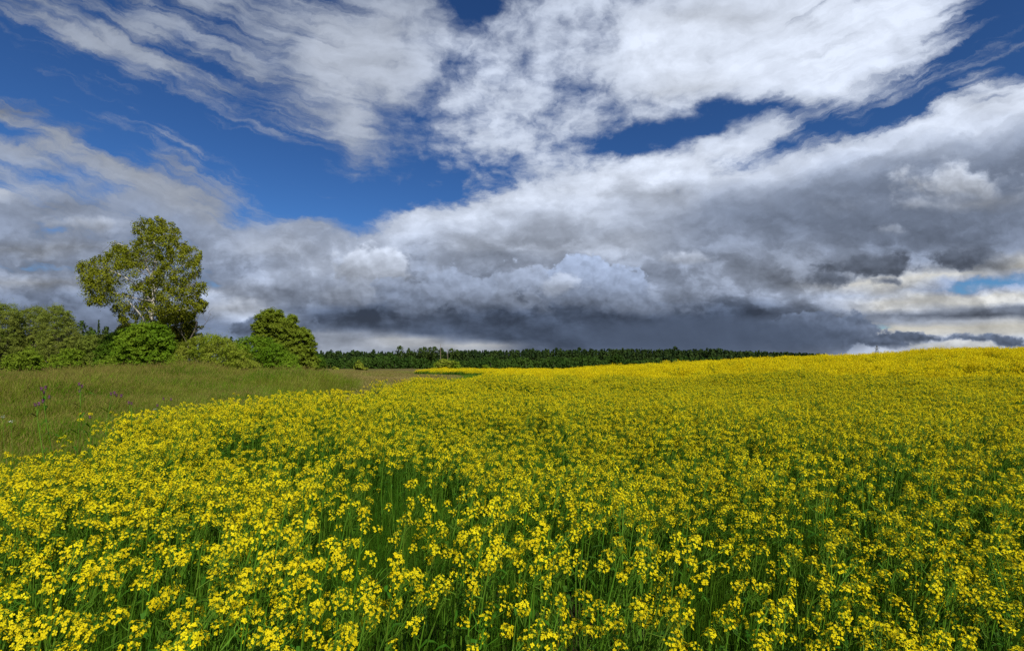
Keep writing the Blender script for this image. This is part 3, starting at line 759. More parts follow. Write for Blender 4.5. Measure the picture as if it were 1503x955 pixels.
shrub('bush', 'small low bush filling the hedge foot between hazel and yellowish willow', 'bush', [(236,552),(242,532),(256,524),(270,528),(280,540),(284,552)], 42, 'shrub', 46, .45, .33, 26, .12, .9, 'low bushes')
shrub('bush', 'ragged low bush at the dark foot of the thicket left of the hazel', 'bush', [(140,552),(146,534),(156,526),(168,529),(178,540),(182,552)], 42, 'shrub', 47, .45, .33, 26, .12, .9, 'low bushes')
shrub('bush', 'low green outgrowth where the hedge runs out into the meadow', 'bush', [(404,550),(412,534),(426,529),(440,535),(452,550)], 47, 'willow_green', 48, .5, .36, 26, .13, .9, 'low bushes')
# dead branchy tree
def dead_tree():
    D = 49.0; bx = (276 - CX) / FPX * D; gz = float(ground_z(bx, D)); o = np.array([bx, D, gz]); rg = np.random.default_rng(8)
    root = thing('dead_tree', 'small bare dead tree with thin forking branches beside the birch', 'tree', tuple(o))
    def P(px, py, dy=0): w = px_w(px, py, D); return np.array([w.x, D + dy, w.z]) - o
    tb = MB(); tb.tube(bezier_pts([np.zeros(3), P(275,520), P(277,502), P(284,488), P(290,476)], 12), [.08, .06, .04], 6)
    for pts, r in [([P(276,506), P(268,492), P(260,482), P(254,478)], .03), ([P(284,488), P(294,482), P(303,473), P(309,461)], .035), ([P(300,476), P(306,470), P(313,466)], .02),
                   ([P(287,482), P(289,470), P(293,461), P(300,456)], .03), ([P(290,476), P(286,466), P(287,460)], .02), ([P(303,473), P(300,466), P(298,463)], .014), ([P(268,492), P(266,484), P(262,476)], .02)]:
        tb.tube(bezier_pts(pts, 8), [r, r * .6, r * .3], 4)
        e = np.array(pts[-1])
        for _ in range(4):
            tb.tube(bezier_pts([e, e + rg.normal(size=3) * .12 + [0, 0, .12], e + rg.normal(size=3) * .25 + [0, 0, .25]], 4), [r * .3, .004], 3)
    tb.build('trunk', MAT['dead_wood'], root)
dead_tree()

# conifers -------------------------------------------------------------------
def conifer_geo(mb, tb, o, H, W, rg, kind, size, n):
    """one conifer at o: spruce = layered cone, pine = bare stem with a bushy top"""
    if kind == 'spruce':
        t = rg.random(n) ** .75; z = H * (.12 + .88 * (1 - t)); r = W * t * rg.uniform(.3, 1, n)
    elif kind == 'pine':
        t = rg.random(n); z = H * (.42 + .58 * t); r = W * np.sqrt(np.clip(1 - ((t - .42) / .6) ** 2, 0, 1)) * rg.uniform(.2, 1, n)
    else:
        t = rg.random(n); z = H * (.05 + .95 * t); r = W * np.sqrt(np.clip(1 - ((t - .4) / .62) ** 2, 0, 1)) * rg.uniform(.4, 1, n)
    a = rg.uniform(0, 2 * np.pi, n)
    C = np.stack([r * np.cos(a), r * np.sin(a), z], 1) + o
    nr = unit(np.stack([np.cos(a), np.sin(a), rg.uniform(.1, 1.0, n)], 1) + rg.normal(size=(n, 3)) * .5)
    mb.quads(leaf_quads(C, nr, size * rg.uniform(.6, 1.4, n), .7, rg))
    tb.tube([o, o + [0, 0, H * .5], o + [0, 0, H * .88]], [H * .014, H * .010, H * .003], 5)

def conifer(name, label, px, top, D, W, kind, lm, seed, n=260, size=.5, group=None, bark='bark'):
    rg = np.random.default_rng(seed); x = (px - CX) / FPX * D; gz = float(ground_z(x, D))
    H = CAMZ + (HY - top) / FPX * D - gz
    root = thing(name, label, 'tree', (x, D, gz), group)
    mb, tb = MB(), MB(); conifer_geo(mb, tb, np.zeros(3), H, W, rg, kind, size, n)
    mb.build('crown', LM[lm], root); tb.build('trunk', MAT[bark], root)
NB = 'small pines behind the left shrubs'
conifer('pine_tree', 'small dark pine with a rounded top, left one behind the grey-green bush', 120, 471, 118, 1.5, 'pine', 'pine', 51, 420, .5, NB)
conifer('pine_tree', 'slender dark spruce-like pine with a thin tip, beside the birch crown', 145, 469, 118, 1.3, 'spruce', 'pine', 52, 420, .45, NB)
conifer('pine_tree', 'lowest dark pine filling the gap between its two neighbours', 133, 480, 122, 1.5, 'pine', 'pine', 53, 380, .5, NB)
conifer('pine_tree', 'short dark pine just left of the birch crown', 156, 479, 120, 1.3, 'pine', 'pine', 54, 380, .5, NB)
FP = 'tall pines of the far wood'
fp = [(587, 508, 3.1, 'pine', 'lone round-topped pine at the left end of the tall pines'), (600, 511, 1.5, 'pine', 'thin sparse pine next to the lone round-topped pine'),
      (608, 513, 2.0, 'spruce', 'dark pointed spruce at the left foot of the pine stand'), (617, 511, 2.6, 'pine', 'pine with a low broad crown, first of the pine stand'),
      (623, 509, 2.8, 'pine', 'broad pine second from the left in the pine stand'), (631, 509.5, 2.4, 'pine', 'narrow pine in the middle of the pine stand'),
      (638, 508.5, 2.8, 'pine', 'tallest full pine of the stand beside the tan dead trunk'), (648, 510.5, 2.4, 'pine', 'dark pine between the two tan dead trunks'),
      (663, 511, 3.0, 'pine', 'wide dark pine right of the second tan dead trunk'), (671, 513, 2.2, 'pine', 'last pine of the stand before the even wood')]
for i, (px, top, W, kd, lb) in enumerate(fp):
    conifer('pine_tree', lb, px, top, 335 + (i * 7) % 12, W * 1.15, kd, 'pine', 60 + i, 300, 1.1, FP)
def bare_trunk(px, top, D, lb, seed):
    rg = np.random.default_rng(seed); x = (px - CX) / FPX * D; gz = float(ground_z(x, D)); H = CAMZ + (HY - top) / FPX * D - gz
    root = thing('dead_tree', lb, 'tree', (x, D, gz), 'bare dead trunks in the far wood')
    tb = MB(); tb.tube([(0, 0, 0), (.1, 0, H * .5), (0, 0, H)], [.30, .22, .08], 6)
    for _ in range(7):
        z = H * rg.uniform(.6, .95); a = rg.uniform(0, 6.28); L = rg.uniform(.5, 1.1)
        tb.tube([(0, 0, z), (L * math.cos(a), L * math.sin(a), z + L * .5)], [.10, .04], 4)
    tb.build('trunk', MAT['pale_wood'], root)
bare_trunk(646.5, 504.5, 326, 'bare tan dead trunk sticking up highest above the pine stand', 3)
bare_trunk(657, 511, 326, 'shorter bare tan dead trunk right of the highest one', 4)

def wood(name, label, spans, lm, seed, trunk_mat='bark'):
    """a far wood that reads as one dark mass"""
    rg = np.random.default_rng(seed); mb, tb = MB(), MB()
    for (x0, x1, D0, D1, rows, step, top, jit, kind, W, size, n) in spans:
        for D in np.linspace(D0, D1, rows):
            px = x0
            while px < x1:
                t = top(px) if callable(top) else top
                x = (px - CX) / FPX * D; gz = float(ground_z(x, D)); DD = D + rg.normal() * (D1 - D0) * .03
                H = CAMZ + (HY - t + rg.normal() * jit) / FPX * D - gz
                kd = kind if kind != 'mix' else ('spruce' if rg.random() < .6 else 'pine')
                conifer_geo(mb, tb, np.array([x, DD, gz]), H, W * rg.uniform(.7, 1.3), rg, kd, size, n)
                px += step * rg.uniform(.6, 1.4) * FPX / D
    o = mb.build(name, LM[lm]); tag(o, label, 'wood', kind='stuff')
    t = tb.build('trunks', MAT[trunk_mat], o); t['kind'] = 'stuff'
ft = lambda p: float(np.interp(p, [440, 560, 600, 700, 900, 1040, 1068, 1085], [516, 517.5, 518.5, 515, 513.2, 513.4, 514.5, 519]))
wood('forest', 'dark conifer wood along the horizon beyond the yellow field', [(440, 1088, 350, 420, 5, 3.2, ft, 1.5, 'mix', 2.7, 1.5, 150)], 'spruce', 71)
wood('distant_forest', 'further dark wood low on the horizon at the right end of the first wood', [(1070, 1215, 690, 760, 4, 5.0, lambda p: float(np.interp(p, [1070, 1110, 1160, 1215], [517, 516.2, 518.2, 521])), .7, 'mix', 4.2, 3.6, 80)], 'spruce', 72)
wood('woodland_edge', 'lighter broad-leaved scrub along the front of the conifer wood', [(440, 1080, 312, 338, 4, 4.2, lambda p: 527 + 3.2 * math.sin(p * .031) * math.sin(p * .011 + 1) + 1.5 * math.sin(p * .13), 2.2, 'round', 3.4, 1.3, 130)], 'broad', 73)
wood('pine_wood', 'dark pine wood behind the bushes between birch and round tree', [(262, 372, 165, 185, 3, 2.6, lambda p: float(np.interp(p, [262, 285, 310, 335, 372], [492, 489, 494, 497, 501])), 1.8, 'mix', 1.5, .8, 110)], 'spruce', 74)
wood('far_scrub', 'dark scrub and trees behind the pale willows at the far left', [(-60, 175, 128, 150, 3, 3.0, lambda p: 492 + 3 * math.sin(p * .08), 2.0, 'round', 2.4, 1.0, 110)], 'dark', 75)

MS = 'scattered bushes in front of the far wood'
for i, (px, top, w, D, lm, lb) in enumerate([(644, 530, 9, 250, 'shrub', 'small pale bush left of the roundest bush before the wood'), (656, 527.5, 15, 245, 'willow', 'largest pale rounded bush standing before the far wood'),
        (669, 531, 7, 240, 'shrub', 'darker small bush touching the largest pale bush on its right'), (712, 535, 6, 230, 'shrub', 'tiny bush alone on the brown heath before the wood'),
        (905, 521, 8, 290, 'broad', 'pointed light green bush before the wood behind the yellow field'), (528, 533, 10, 200, 'willow', 'low yellowish bush on the far edge of the brown meadow'),
        (497, 536, 14, 150, 'willow', 'flat yellowish bush right of the small dark bush')]):
    b = 545 if px > 0 else 0
    shrub('bush', lb, 'bush', [(px - w, 548), (px - w * .85, top + 5), (px - w * .3, top), (px + w * .4, top + .6), (px + w * .9, top + 5), (px + w, 548)], D, lm, 80 + i, 1.5, 1.2, 30, .7, .8, MS, r0=.12)

# lattice pylon far behind the crest
def pylon():
    D = 620.0; x = (1287 - CX) / FPX * D; gz = float(ground_z(x, D)); H = CAMZ + (HY - 506.5) / FPX * D - gz
    root = thing('power_pylon', 'tiny grey lattice power pylon on the horizon behind the yellow crest', 'pylon', (x, D, gz))
    tb = MB(); hb = 2.6; n = 7
    def w(t): return hb * (1 - t) ** 1.1 + .45
    for sx in (-1, 1):
        for sy in (-1, 1):
            tb.tube([(sx * w(t), sy * w(t), H * t) for t in np.linspace(0, 1, 9)], [.22, .16], 4)
    for i in range(n):
        a, b = i / n, (i + 1) / n
        for s in (-1, 1):
            tb.tube([(-w(a), s * w(a), H * a), (w(b), s * w(b), H * b)], [.10, .10], 3); tb.tube([(w(a), s * w(a), H * a), (-w(b), s * w(b), H * b)], [.10, .10], 3)
            tb.tube([(s * w(a), -w(a), H * a), (s * w(b), w(b), H * b)], [.10, .10], 3)
    tb.build('mast', MAT['steel'], root)
    for t, L in ((.66, 5.5), (.84, 4.0)):
        c = MB(); c.tube([(-L, 0, H * t + .3), (0, 0, H * t), (L, 0, H * t + .3)], [.10, .28, .10], 4); c.tube([(-L, 0, H * t + .3), (0, 0, H * t + 1.6), (L, 0, H * t + .3)], [.08, .14, .08], 4)
        c.build('crossarm', MAT['steel'], root)
pylon()

# ================================================================== rapeseed
WIND = np.array([.16, -.03, 0.0])
def flower_head(tip, dirv, rg, nf, mb, size=1.0, simple=False):
    """raceme: open four-petalled flowers ringed round a knot of buds, young pods below"""
    dirv = unit(np.asarray(dirv, float)); ref = np.array([.3, .9, .1]); A = unit(np.cross(dirv, ref)); B = np.cross(dirv, A)
    k = np.arange(nf); ph = k * 2.39996 + rg.uniform(0, 6.28) + rg.normal(size=nf) * .35
    t = (k + .5) / nf
    down = (.003 + .040 * t ** 1.4 + rg.normal(size=nf) * .004) * size
    out = (.006 + .024 * np.sqrt(t) + rg.normal(size=nf) * .003) * size
    rad = np.cos(ph)[:, None] * A + np.sin(ph)[:, None] * B
    ctr = tip - down[:, None] * dirv + out[:, None] * rad + np.array([0, 0, .004])
    nr = unit(rad * (.35 + .55 * t[:, None]) + dirv * .75 + rg.normal(size=(nf, 3)) * .28)
    if simple:
        mb.quads(leaf_quads(ctr, nr, .0185 * size, .95, rg, fold=.05), 0)
    else:
        a = unit(np.cross(nr, rg.normal(size=(nf, 3)))); b = np.cross(nr, a)
        for q in range(4):
            an = q * np.pi / 2 + rg.normal(size=nf) * .15
            e = np.cos(an)[:, None] * a + np.sin(an)[:, None] * b; f = np.cross(nr, e)
            L = (.0085 * size * rg.uniform(.85, 1.15, nf))[:, None]; cup = rg.uniform(-.1, .45, nf)[:, None]
            tipv = ctr + e * L + nr * L * cup * .5; mid = ctr + e * L * .62 + nr * L * cup * .6
            mb.quads(np.stack([ctr, mid + f * L * .42, tipv, mid - f * L * .42], 1), 0)
        for i in range(0, nf, 1):                                   # stalklets
            s0 = tip - dirv * (down[i] + .016 * size)
            mb.ribbon([s0, ctr[i] - nr[i] * .002], [.0007, .0007], np.cross(ctr[i] - s0, [.2, .9, .3]), 1)
    nb = 4 if simple else 9
    bc = tip + dirv * rg.uniform(-.002, .010, nb)[:, None] * size + rg.normal(size=(nb, 3)) * .0035 * size
    mb.quads(leaf_quads(bc, unit(rg.normal(size=(nb, 3))), .0062 * size, .6, rg), 2)
    npod = 2 if simple else 6
    for i in range(npod):
        an = rg.uniform(0, 6.28); r = np.cos(an) * A + np.sin(an) * B
        s0 = tip - dirv * (.055 + .10 * rg.random()) * size
        s1 = s0 + r * .016 + dirv * .006; s2 = s1 + r * .012 + dirv * .034 * rg.uniform(.6, 1.2)
        mb.ribbon([s0, s1, s2], [.0006, .0011, .0004], np.cross(s2 - s0, [.3, .8, .2]), 1)

def rape_plant(rg, simple=False, mbs=None):
    """geometry of one plant, base at the origin: stems, leaves, list of flower heads"""
    stem, fol, heads = MB(), MB(), []
    H = rg.uniform(1.06, 1.22); lean = rg.normal(size=2) * .05
    top = np.array([lean[0] + WIND[0] * .75, lean[1], H])
    main = bezier_pts([np.zeros(3), np.array([lean[0] * .2, lean[1] * .2, H * .4]), np.array([lean[0] * .6 + WIND[0] * .25, lean[1] * .6, H * .75]), top], 10)
    stem.tube(main, [.0050, .0045, .0034, .0018], 3 if simple else 5)
    nb = int(rg.integers(4, 7)); ends = [(top, main[-1] - main[-2], 1.0)]
    a0 = rg.uniform(0, 6.28)
    for i in range(nb):
        t = rg.uniform(.50, .86); s = main[0] + 0; j = t * 9; i0 = int(j); s = main[i0] + (main[min(i0 + 1, 9)] - main[i0]) * (j - i0)
        an = a0 + i * 2.4; r = np.array([math.cos(an), math.sin(an), 0]); zt = H * rg.uniform(.80, 1.02) if rg.random() < .72 else H * rg.uniform(.60, .8)
        sp = rg.uniform(.05, .15); zt = max(zt, s[2] + .10)
        e = np.array([s[0], s[1], 0]) + r * sp + WIND * rg.uniform(.2, .5) + [0, 0, zt]
        q = bezier_pts([s, s + r * sp * .55 + [0, 0, (zt - s[2]) * .35], e], 6)
        stem.tube(q, [.0026, .0020, .0013], 3)
        ends.append((e, q[-1] - q[-2], rg.uniform(.7, 1.0)))
    for e, dv, sc in ends:
        nf = int(rg.integers(15, 26) * sc)
        heads.append((e, unit(unit(dv) + WIND * .6 + rg.normal(size=3) * .12), max(nf, 6), sc ** .3))
    nl = int(rg.integers(4, 7))
    for i in range(nl):
        t = (i + rg.random()) / nl * .78; j = t * 9; s = main[int(j)]
        an = rg.uniform(0, 6.28); r = np.array([math.cos(an), math.sin(an), 0]); L = rg.uniform(.06, .10) + (1 - t) * .08; side = np.array([-r[1], r[0], .15 * rg.normal()])
        dr = rg.uniform(.0, .7)
        pts = [s, s + r * L * .35 + [0, 0, L * .28], s + r * L * .72 + [0, 0, L * (.35 - dr * .5)], s + r * L + [0, 0, L * (.30 - dr)]]
        w = L * .10
        fol.ribbon(pts, [w * .35, w, w * .8, .001], side, 0)
    return stem, fol, heads

def gn_scatter(obj, templates):
    g = bpy.data.node_groups.new('scatter', 'GeometryNodeTree')
    g.interface.new_socket('Geometry', in_out='INPUT', socket_type='NodeSocketGeometry')
    g.interface.new_socket('Geometry', in_out='OUTPUT', socket_type='NodeSocketGeometry')
    n, l = g.nodes, g.links
    gi, go, jn = n.new('NodeGroupInput'), n.new('NodeGroupOutput'), n.new('GeometryNodeJoinGeometry')
    def attr(name, typ):
        a = n.new('GeometryNodeInputNamedAttribute'); a.data_type = typ; a.inputs['Name'].default_value = name
        return [s for s in a.outputs if s.enabled and s.name == 'Attribute'][0]
    vid, rot, scl = attr('vid', 'INT'), attr('rot', 'FLOAT_VECTOR'), attr('scl', 'FLOAT_VECTOR')
    for k, t in enumerate(templates):
        cp = n.new('FunctionNodeCompare'); cp.data_type = 'INT'; cp.operation = 'EQUAL'
        l.new(vid, [s for s in cp.inputs if s.enabled][0]); [s for s in cp.inputs if s.enabled][1].default_value = k
        ob = n.new('GeometryNodeObjectInfo'); ob.transform_space = 'ORIGINAL'; ob.inputs['Object'].default_value = t; ob.inputs['As Instance'].default_value = True
        ip = n.new('GeometryNodeInstanceOnPoints')
        l.new(gi.outputs[0], ip.inputs['Points']); l.new(cp.outputs[0], ip.inputs['Selection']); l.new(ob.outputs['Geometry'], ip.inputs['Instance'])
        l.new(rot, ip.inputs['Rotation']); l.new(scl, ip.inputs['Scale']); l.new(ip.outputs[0], jn.inputs[0])
    l.new(jn.outputs[0], go.inputs[0])
    md = obj.modifiers.new('scatter', 'NODES'); md.node_group = g

def point_cloud(name, P, vid, rot, scl):
    me = bpy.data.meshes.new(name); me.vertices.add(len(P)); me.vertices.foreach_set('co', np.asarray(P, np.float32).ravel())
    a = me.attributes.new('vid', 'INT', 'POINT'); a.data.foreach_set('value', np.asarray(vid, np.int32))
    a = me.attributes.new('rot', 'FLOAT_VECTOR', 'POINT'); a.data.foreach_set('vector', np.asarray(rot, np.float32).ravel())
    a = me.attributes.new('scl', 'FLOAT_VECTOR', 'POINT'); a.data.foreach_set('vector', np.asarray(scl, np.float32).ravel())
    me.update(); o = bpy.data.objects.new(name, me); col.objects.link(o); return o

PM, SM, LFM = [MAT['petal'], MAT['stem'], MAT['bud']], MAT['stem'], MAT['leaf']
NV = 10
protos = []
for k in range(NV):
    rg = np.random.default_rng(200 + k)
    protos.append(rape_plant(rg) + (rg,))

# where the plants stand
def scatter_band(r0, r1, dens, seed, amax=62):
    rg = np.random.default_rng(seed); A = math.radians(amax)
    n = int(dens * A * (r1 * r1 - r0 * r0)); r = np.sqrt(rg.uniform(r0 * r0, r1 * r1, n)); a = rg.uniform(-A, A, n)
    x, y = r * np.sin(a), r * np.cos(a) - .25
    j = rg.normal(size=(2, n)) * .32 + (vnoise(x, y, 1.1, 31) - .5) * .9                # ragged margin
    ok = in_poly(FIELD, x + j[0], y + j[1]); return x[ok], y[ok], rg
def gaps(x, y):
    """share of plants missing: thin patches, a hole in the stand, the sprayer's wheel tracks"""
    near_ = 1 - sstep(np.hypot(x, y), 2.5, 6)
    g = sstep(vnoise(x, y, .7, 1), .60, .78) * (.45 + .3 * near_) + sstep(vnoise(x, y, 2.6, 2), .70, .84) * .4 * (1 - near_) + .38 * near_
    for cx_, cy_, r, s in [(-.85, 2.3, .24, .35), (-1.15, 3.0, .25, .2), (-.45, 7.4, .55, .85), (-.2, 6.4, .4, .7), (.55, 6.8, .4, .6), (-3.4, 3.4, .4, .6), (-2.6, 2.9, .35, .6), (.9, 5.0, .4, .6), (-1.2, 6.3, .35, .5), (2.6, 31, 1.4, .8), (1.2, 27.5, .9, .6), (1.4, 3.9, .35, .5), (-2.3, 2.0, .3, .5)]:
        g = np.maximum(g, s * np.exp(-((x - cx_) ** 2 + (y - cy_) ** 2) / r ** 2))
    return np.clip(g, 0, .92)
def plant_height(x, y):
    h = .85 + .24 * vnoise(x, y, 1.1, 6) + .34 * (vnoise(x, y, 3.9, 7) - .5) + .1 * vnoise(x, y, 2.2, 9)
    tr = np.abs(((x - .09 * (y - 20)) % 24.0) - 2.2)                     # wheel tracks up the field
    h = h - .30 * np.exp(-((tr - .9) / .40) ** 2) * sstep(y, 14, 22)
    h = h + .06 * np.exp(-((x + 3.6) ** 2 + (y - 18) ** 2) / 5) - .16 * np.exp(-((x + .3) ** 2 / .8 + (y - 7.4) ** 2 / 1.6))
    e = dist_poly(FIELD, x, y)
    return h * (1 - .10 * np.exp(-e / .5))
px_, py_, pr_ = scatter_band(0.0, 9.0, 50, 301, 75)
keep = pr_.random(len(px_)) > gaps(px_, py_)
px_, py_ = px_[keep], py_[keep]
pz_ = ground_z(px_, py_); ph_ = plant_height(px_, py_) * pr_.uniform(.86, 1.12, len(px_))
pv_ = pr_.integers(0, NV, len(px_)); pa_ = pr_.normal(size=len(px_)) * .5
# stragglers at the edge
sx = np.array([-6.3, -5.9, -5.5, -5.6, -3.0, -5.0]); sy = np.array([8.9, 10.3, 8.2, 10.9, 22.2, 13.5])
px_ = np.append(px_, sx); py_ = np.append(py_, sy); pz_ = np.append(pz_, ground_z(sx, sy)); ph_ = np.append(ph_, pr_.uniform(1.05, 1.2, len(sx)))
pv_ = np.append(pv_, pr_.integers(0, NV, len(sx))); pa_ = np.append(pa_, pr_.normal(size=len(sx)) * .5)
# the nearest ones in view are single plants
hz = pz_ + ph_ * 1.1
u_ = (px_ / np.maximum(py_, .05)); v_ = (hz - CAMZ) / np.maximum(py_, .05)
inview = (py_ > .3) & (np.abs(u_) < 1.05) & (v_ > -.585)
order = np.argsort(np.where(inview, np.hypot(px_, py_), 1e9))
near = order[:300]
mask = np.ones(len(px_), bool); mask[near] = False

LABEL = 'single yellow flowering rapeseed plant on thin green stems in the nearest part of the field'
GROUP = 'rapeseed plants in the foreground'
first = {}
for i in near:
    k = int(pv_[i])
    if k not in first:
        st_, fo_, hd_, rg = protos[k]
        o = st_.build('rapeseed_plant', SM)
        tag(o, LABEL, 'plant', GROUP)
        fo_.build('leaves', LFM, o)
        for (e, dv, nf, sz) in hd_:
            m_ = MB(); flower_head(np.zeros(3), dv, rg, nf, m_, sz * .84); m_.build('flower_head', PM, o, loc=e)
        first[k] = o
    else:
        src = first[k]; o = src.copy(); col.objects.link(o)
        for ch in list(src.children):
            c = ch.copy(); col.objects.link(c); c.parent = o
    o.location = (px_[i], py_[i], pz_[i]); o.rotation_euler = (0, 0, pa_[i]); sw = .84 + .26 * float(_lat[int(i) % 256, 7]); o.scale = (sw, sw, ph_[i])

# the rest of the crop as one mass
templates = []
for k in range(NV):
    st_, fo_, hd_, _ = protos[k]; rg = np.random.default_rng(400 + k); m_ = MB()
    for (e, dv, nf, sz) in hd_: flower_head(e, dv, rg, nf, m_, sz * .84)
    for src, mi in ((st_, 1), (fo_, 3)):
        for V, Q in zip(src.v, src.q): pass
        V = np.concatenate(src.v); Q = np.concatenate(src.q); m_.grid(V, Q, mi)
    templates.append(m_)
NF = 5
for k in range(NF):                                                   # coarser patches for the far slope: nine plants each
    rg = np.random.default_rng(500 + k); m_ = MB()
    for j in range(9):
        off = np.array([(j % 3 - 1) * .19, (j // 3 - 1) * .19, 0]) + np.append(rg.normal(size=2) * .06, 0); hs = rg.uniform(.86, 1.1)
        for b in range(5):
            e = off + np.append(rg.normal(size=2) * .085, 0) + WIND * .6 + [0, 0, hs * 1.13 * (1 if b == 0 else rg.uniform(.80, 1.0))]
            n_ = 9; c_ = e + rg.normal(size=(n_, 3)) * [.020, .020, .022]
            m_.quads(leaf_quads(c_, unit(rg.normal(size=(n_, 3)) * .7 + [0, 0, .8]), .031, .9, rg), 0)
            m_.ribbon([off + [0, 0, .25], (off + e) / 2 + [0, 0, .2], e], [.005, .004, .002], [1, rg.normal() * .5, 0], 1)
        c_ = off + rg.normal(size=(6, 3)) * [.08, .08, .16] + [0, 0, .55]
        m_.quads(leaf_quads(c_, unit(rg.normal(size=(6, 3)) + [0, 0, .6]), .15, .4, rg), 3)
    templates.append(m_)
X, Y, Z, Hh, Vd, An = [px_[mask]], [py_[mask]], [pz_[mask]], [ph_[mask]], [pv_[mask]], [pa_[mask]]
def add_band(r0, r1, dens, seed, far):
    x, y, rg = scatter_band(r0, r1, dens, seed)
    k = rg.random(len(x)) > gaps(x, y) * (.8 if far else 1); x, y = x[k], y[k]
    X.append(x); Y.append(y); Z.append(ground_z(x, y)); Hh.append(plant_height(x, y) * rg.uniform(.9, 1.1, len(x)))
    Vd.append(rg.integers(NV, NV + NF, len(x)) if far else rg.integers(0, NV, len(x))); An.append(rg.uniform(-.6, .6, len(x)) + (rg.integers(0, 4, len(x)) * 1.5708 if far else 0))
add_band(9, 15, 62, 302, False); add_band(15, 24, 80, 305, False)
add_band(24, 60, 4.6, 303, True)
add_band(60, 135, 2.6, 304, True)
# distant yellow strip on the far left slope
rg = np.random.default_rng(9); x = rg.uniform(-150, -118, 1500); y = rg.uniform(112, 140, 1500)
X.append(x); Y.append(y); Z.append(ground_z(x, y)); Hh.append(np.full(1500, 1.0)); Vd.append(rg.integers(NV, NV + NF, 1500)); An.append(rg.uniform(0, 6, 1500))
X, Y, Z, Hh, Vd, An = map(np.concatenate, (X, Y, Z, Hh, Vd, An))
far_ = Vd >= NV
wide = np.where(far_, 1.0 + .5 * sstep(Y, 50, 110), np.random.default_rng(6).uniform(.82, 1.22, len(Y)) * (1 + .22 * sstep(np.hypot(X, Y), 8, 20)))
fieldo = point_cloud('rapeseed_crop', np.stack([X, Y, Z], 1), Vd, np.stack([np.random.default_rng(1).normal(size=len(X)) * .06, np.random.default_rng(2).normal(size=len(X)) * .06, An], 1),
                     np.stack([wide, wide, Hh], 1))
tag(fieldo, 'dense yellow rapeseed crop covering the slope up to the skyline', 'crop', kind='stuff')
tobs = []
for k, m_ in enumerate(templates):
    tx, ty = (-2.0 + k * .9, 9.6) if k < NV else (2 + (k - NV) * 1.1, 26.0)
    tobs.append(m_.build('rapeseed_clump', [MAT['petal'], MAT['stem'], MAT['bud'], MAT['leaf']], fieldo, loc=(tx, ty, float(ground_z(tx, ty)))))
gn_scatter(fieldo, tobs)
print('rapeseed instances', len(X))

# ================================================================== weeds under the crop
def tuft(rg, n, h0, h1, rad, wid, lean=.25, heads=0, hl=.10, hw=.006, bend=.35):
    m_ = MB()
    for i in range(n):
        b = np.append(rg.normal(size=2) * rad * .5, 0); h = rg.uniform(h0, h1); an = rg.uniform(0, 6.28)
        dv = np.array([math.cos(an), math.sin(an), 0]) * rg.uniform(.02, bend) * h + WIND * lean * h * 3
        p = np.array([b, b + dv * .18 + [0, 0, h * .42], b + dv * .55 + [0, 0, h * .78], b + dv + [0, 0, h]])
        w = wid * rg.uniform(.6, 1.3)
        m_.ribbon(p, [w, w * .85, w * .55, w * .12], [math.sin(an + .5), -math.cos(an + .5), 0], 0)
        if i < heads:
            t = unit(p[-1] - p[-2]); q0 = p[-1] - t * hl * .3; L = hl * rg.uniform(.7, 1.4)
            for s in ((1, .2, 0), (.1, 1, 0)):
                m_.ribbon([q0, q0 + t * L * .4, q0 + t * L], [.001, hw, .001], s, 1)
    return m_
rg = np.random.default_rng(77)
x = rg.uniform(-9, 11, 9000); y = rg.uniform(.4, 13, 9000)
k = in_poly(FIELD, x, y) & (np.abs(x) < y * 1.15 + .8); x, y = x[k], y[k]
wo_ = point_cloud('undergrowth', np.stack([x, y, ground_z(x, y)], 1), rg.integers(0, 3, len(x)), np.stack([x * 0, x * 0, rg.uniform(0, 6.28, len(x))], 1), np.repeat(rg.uniform(.6, 1.15, len(x)), 3).reshape(-1, 3))
tag(wo_, 'dark green weeds and grass growing between the rapeseed stems', 'weeds', kind='stuff')
ts = []
for k in range(3):
    m_ = tuft(rg, 34, .35, 1.0, .24, .0019, .1, bend=.35)
    c_ = rg.normal(size=(8, 3)) * [.08, .08, .05] + [0, 0, .22]; m_.quads(leaf_quads(c_, unit(rg.normal(size=(8, 3)) + [0, 0, .8]), .09, .5, rg), 1)
    ts.append(m_.build('weed_tuft', [MAT['weed'], MAT['leaf']], wo_, loc=(-.3 + k * .5, 3.4, float(ground_z(-.3 + k * .5, 3.4)))))
gn_scatter(wo_, ts)

# ================================================================== meadow
rg = np.random.default_rng(88)
def meadow_pts(n, x0, x1, y0, y1, cond):
    x = rg.uniform(x0, x1, n); y = rg.uniform(y0, y1, n)
    k = ~in_poly(FIELD, x, y) & (np.abs(x) < y * 1.75 + 4) & cond(x, y); return x[k], y[k]
tallz = lambda x, y: sstep(-x - .36 * y + .8 + (1 + .14 * y) * 1.6 * (vnoise(x, y, 4, 8) - .5), 0, 2 + .16 * y)      # 1 in the tall grass on the left
SETS = []
x, y = meadow_pts(40000, -38, 0, 1.5, 20, lambda x, y: x > -1.7 * y - 3); SETS.append((x, y, 0))
x, y = meadow_pts(76000, -90, 2, 20, 50, lambda x, y: x > -1.7 * y - 2); SETS.append((x, y, 1))
x, y = meadow_pts(72000, -180, 40, 50, 150, lambda x, y: (x > -1.6 * y) & (dist_poly(FIELD, x, y) > .6)); SETS.append((x, y, 2))
X, Y, Vd, S = [], [], [], []
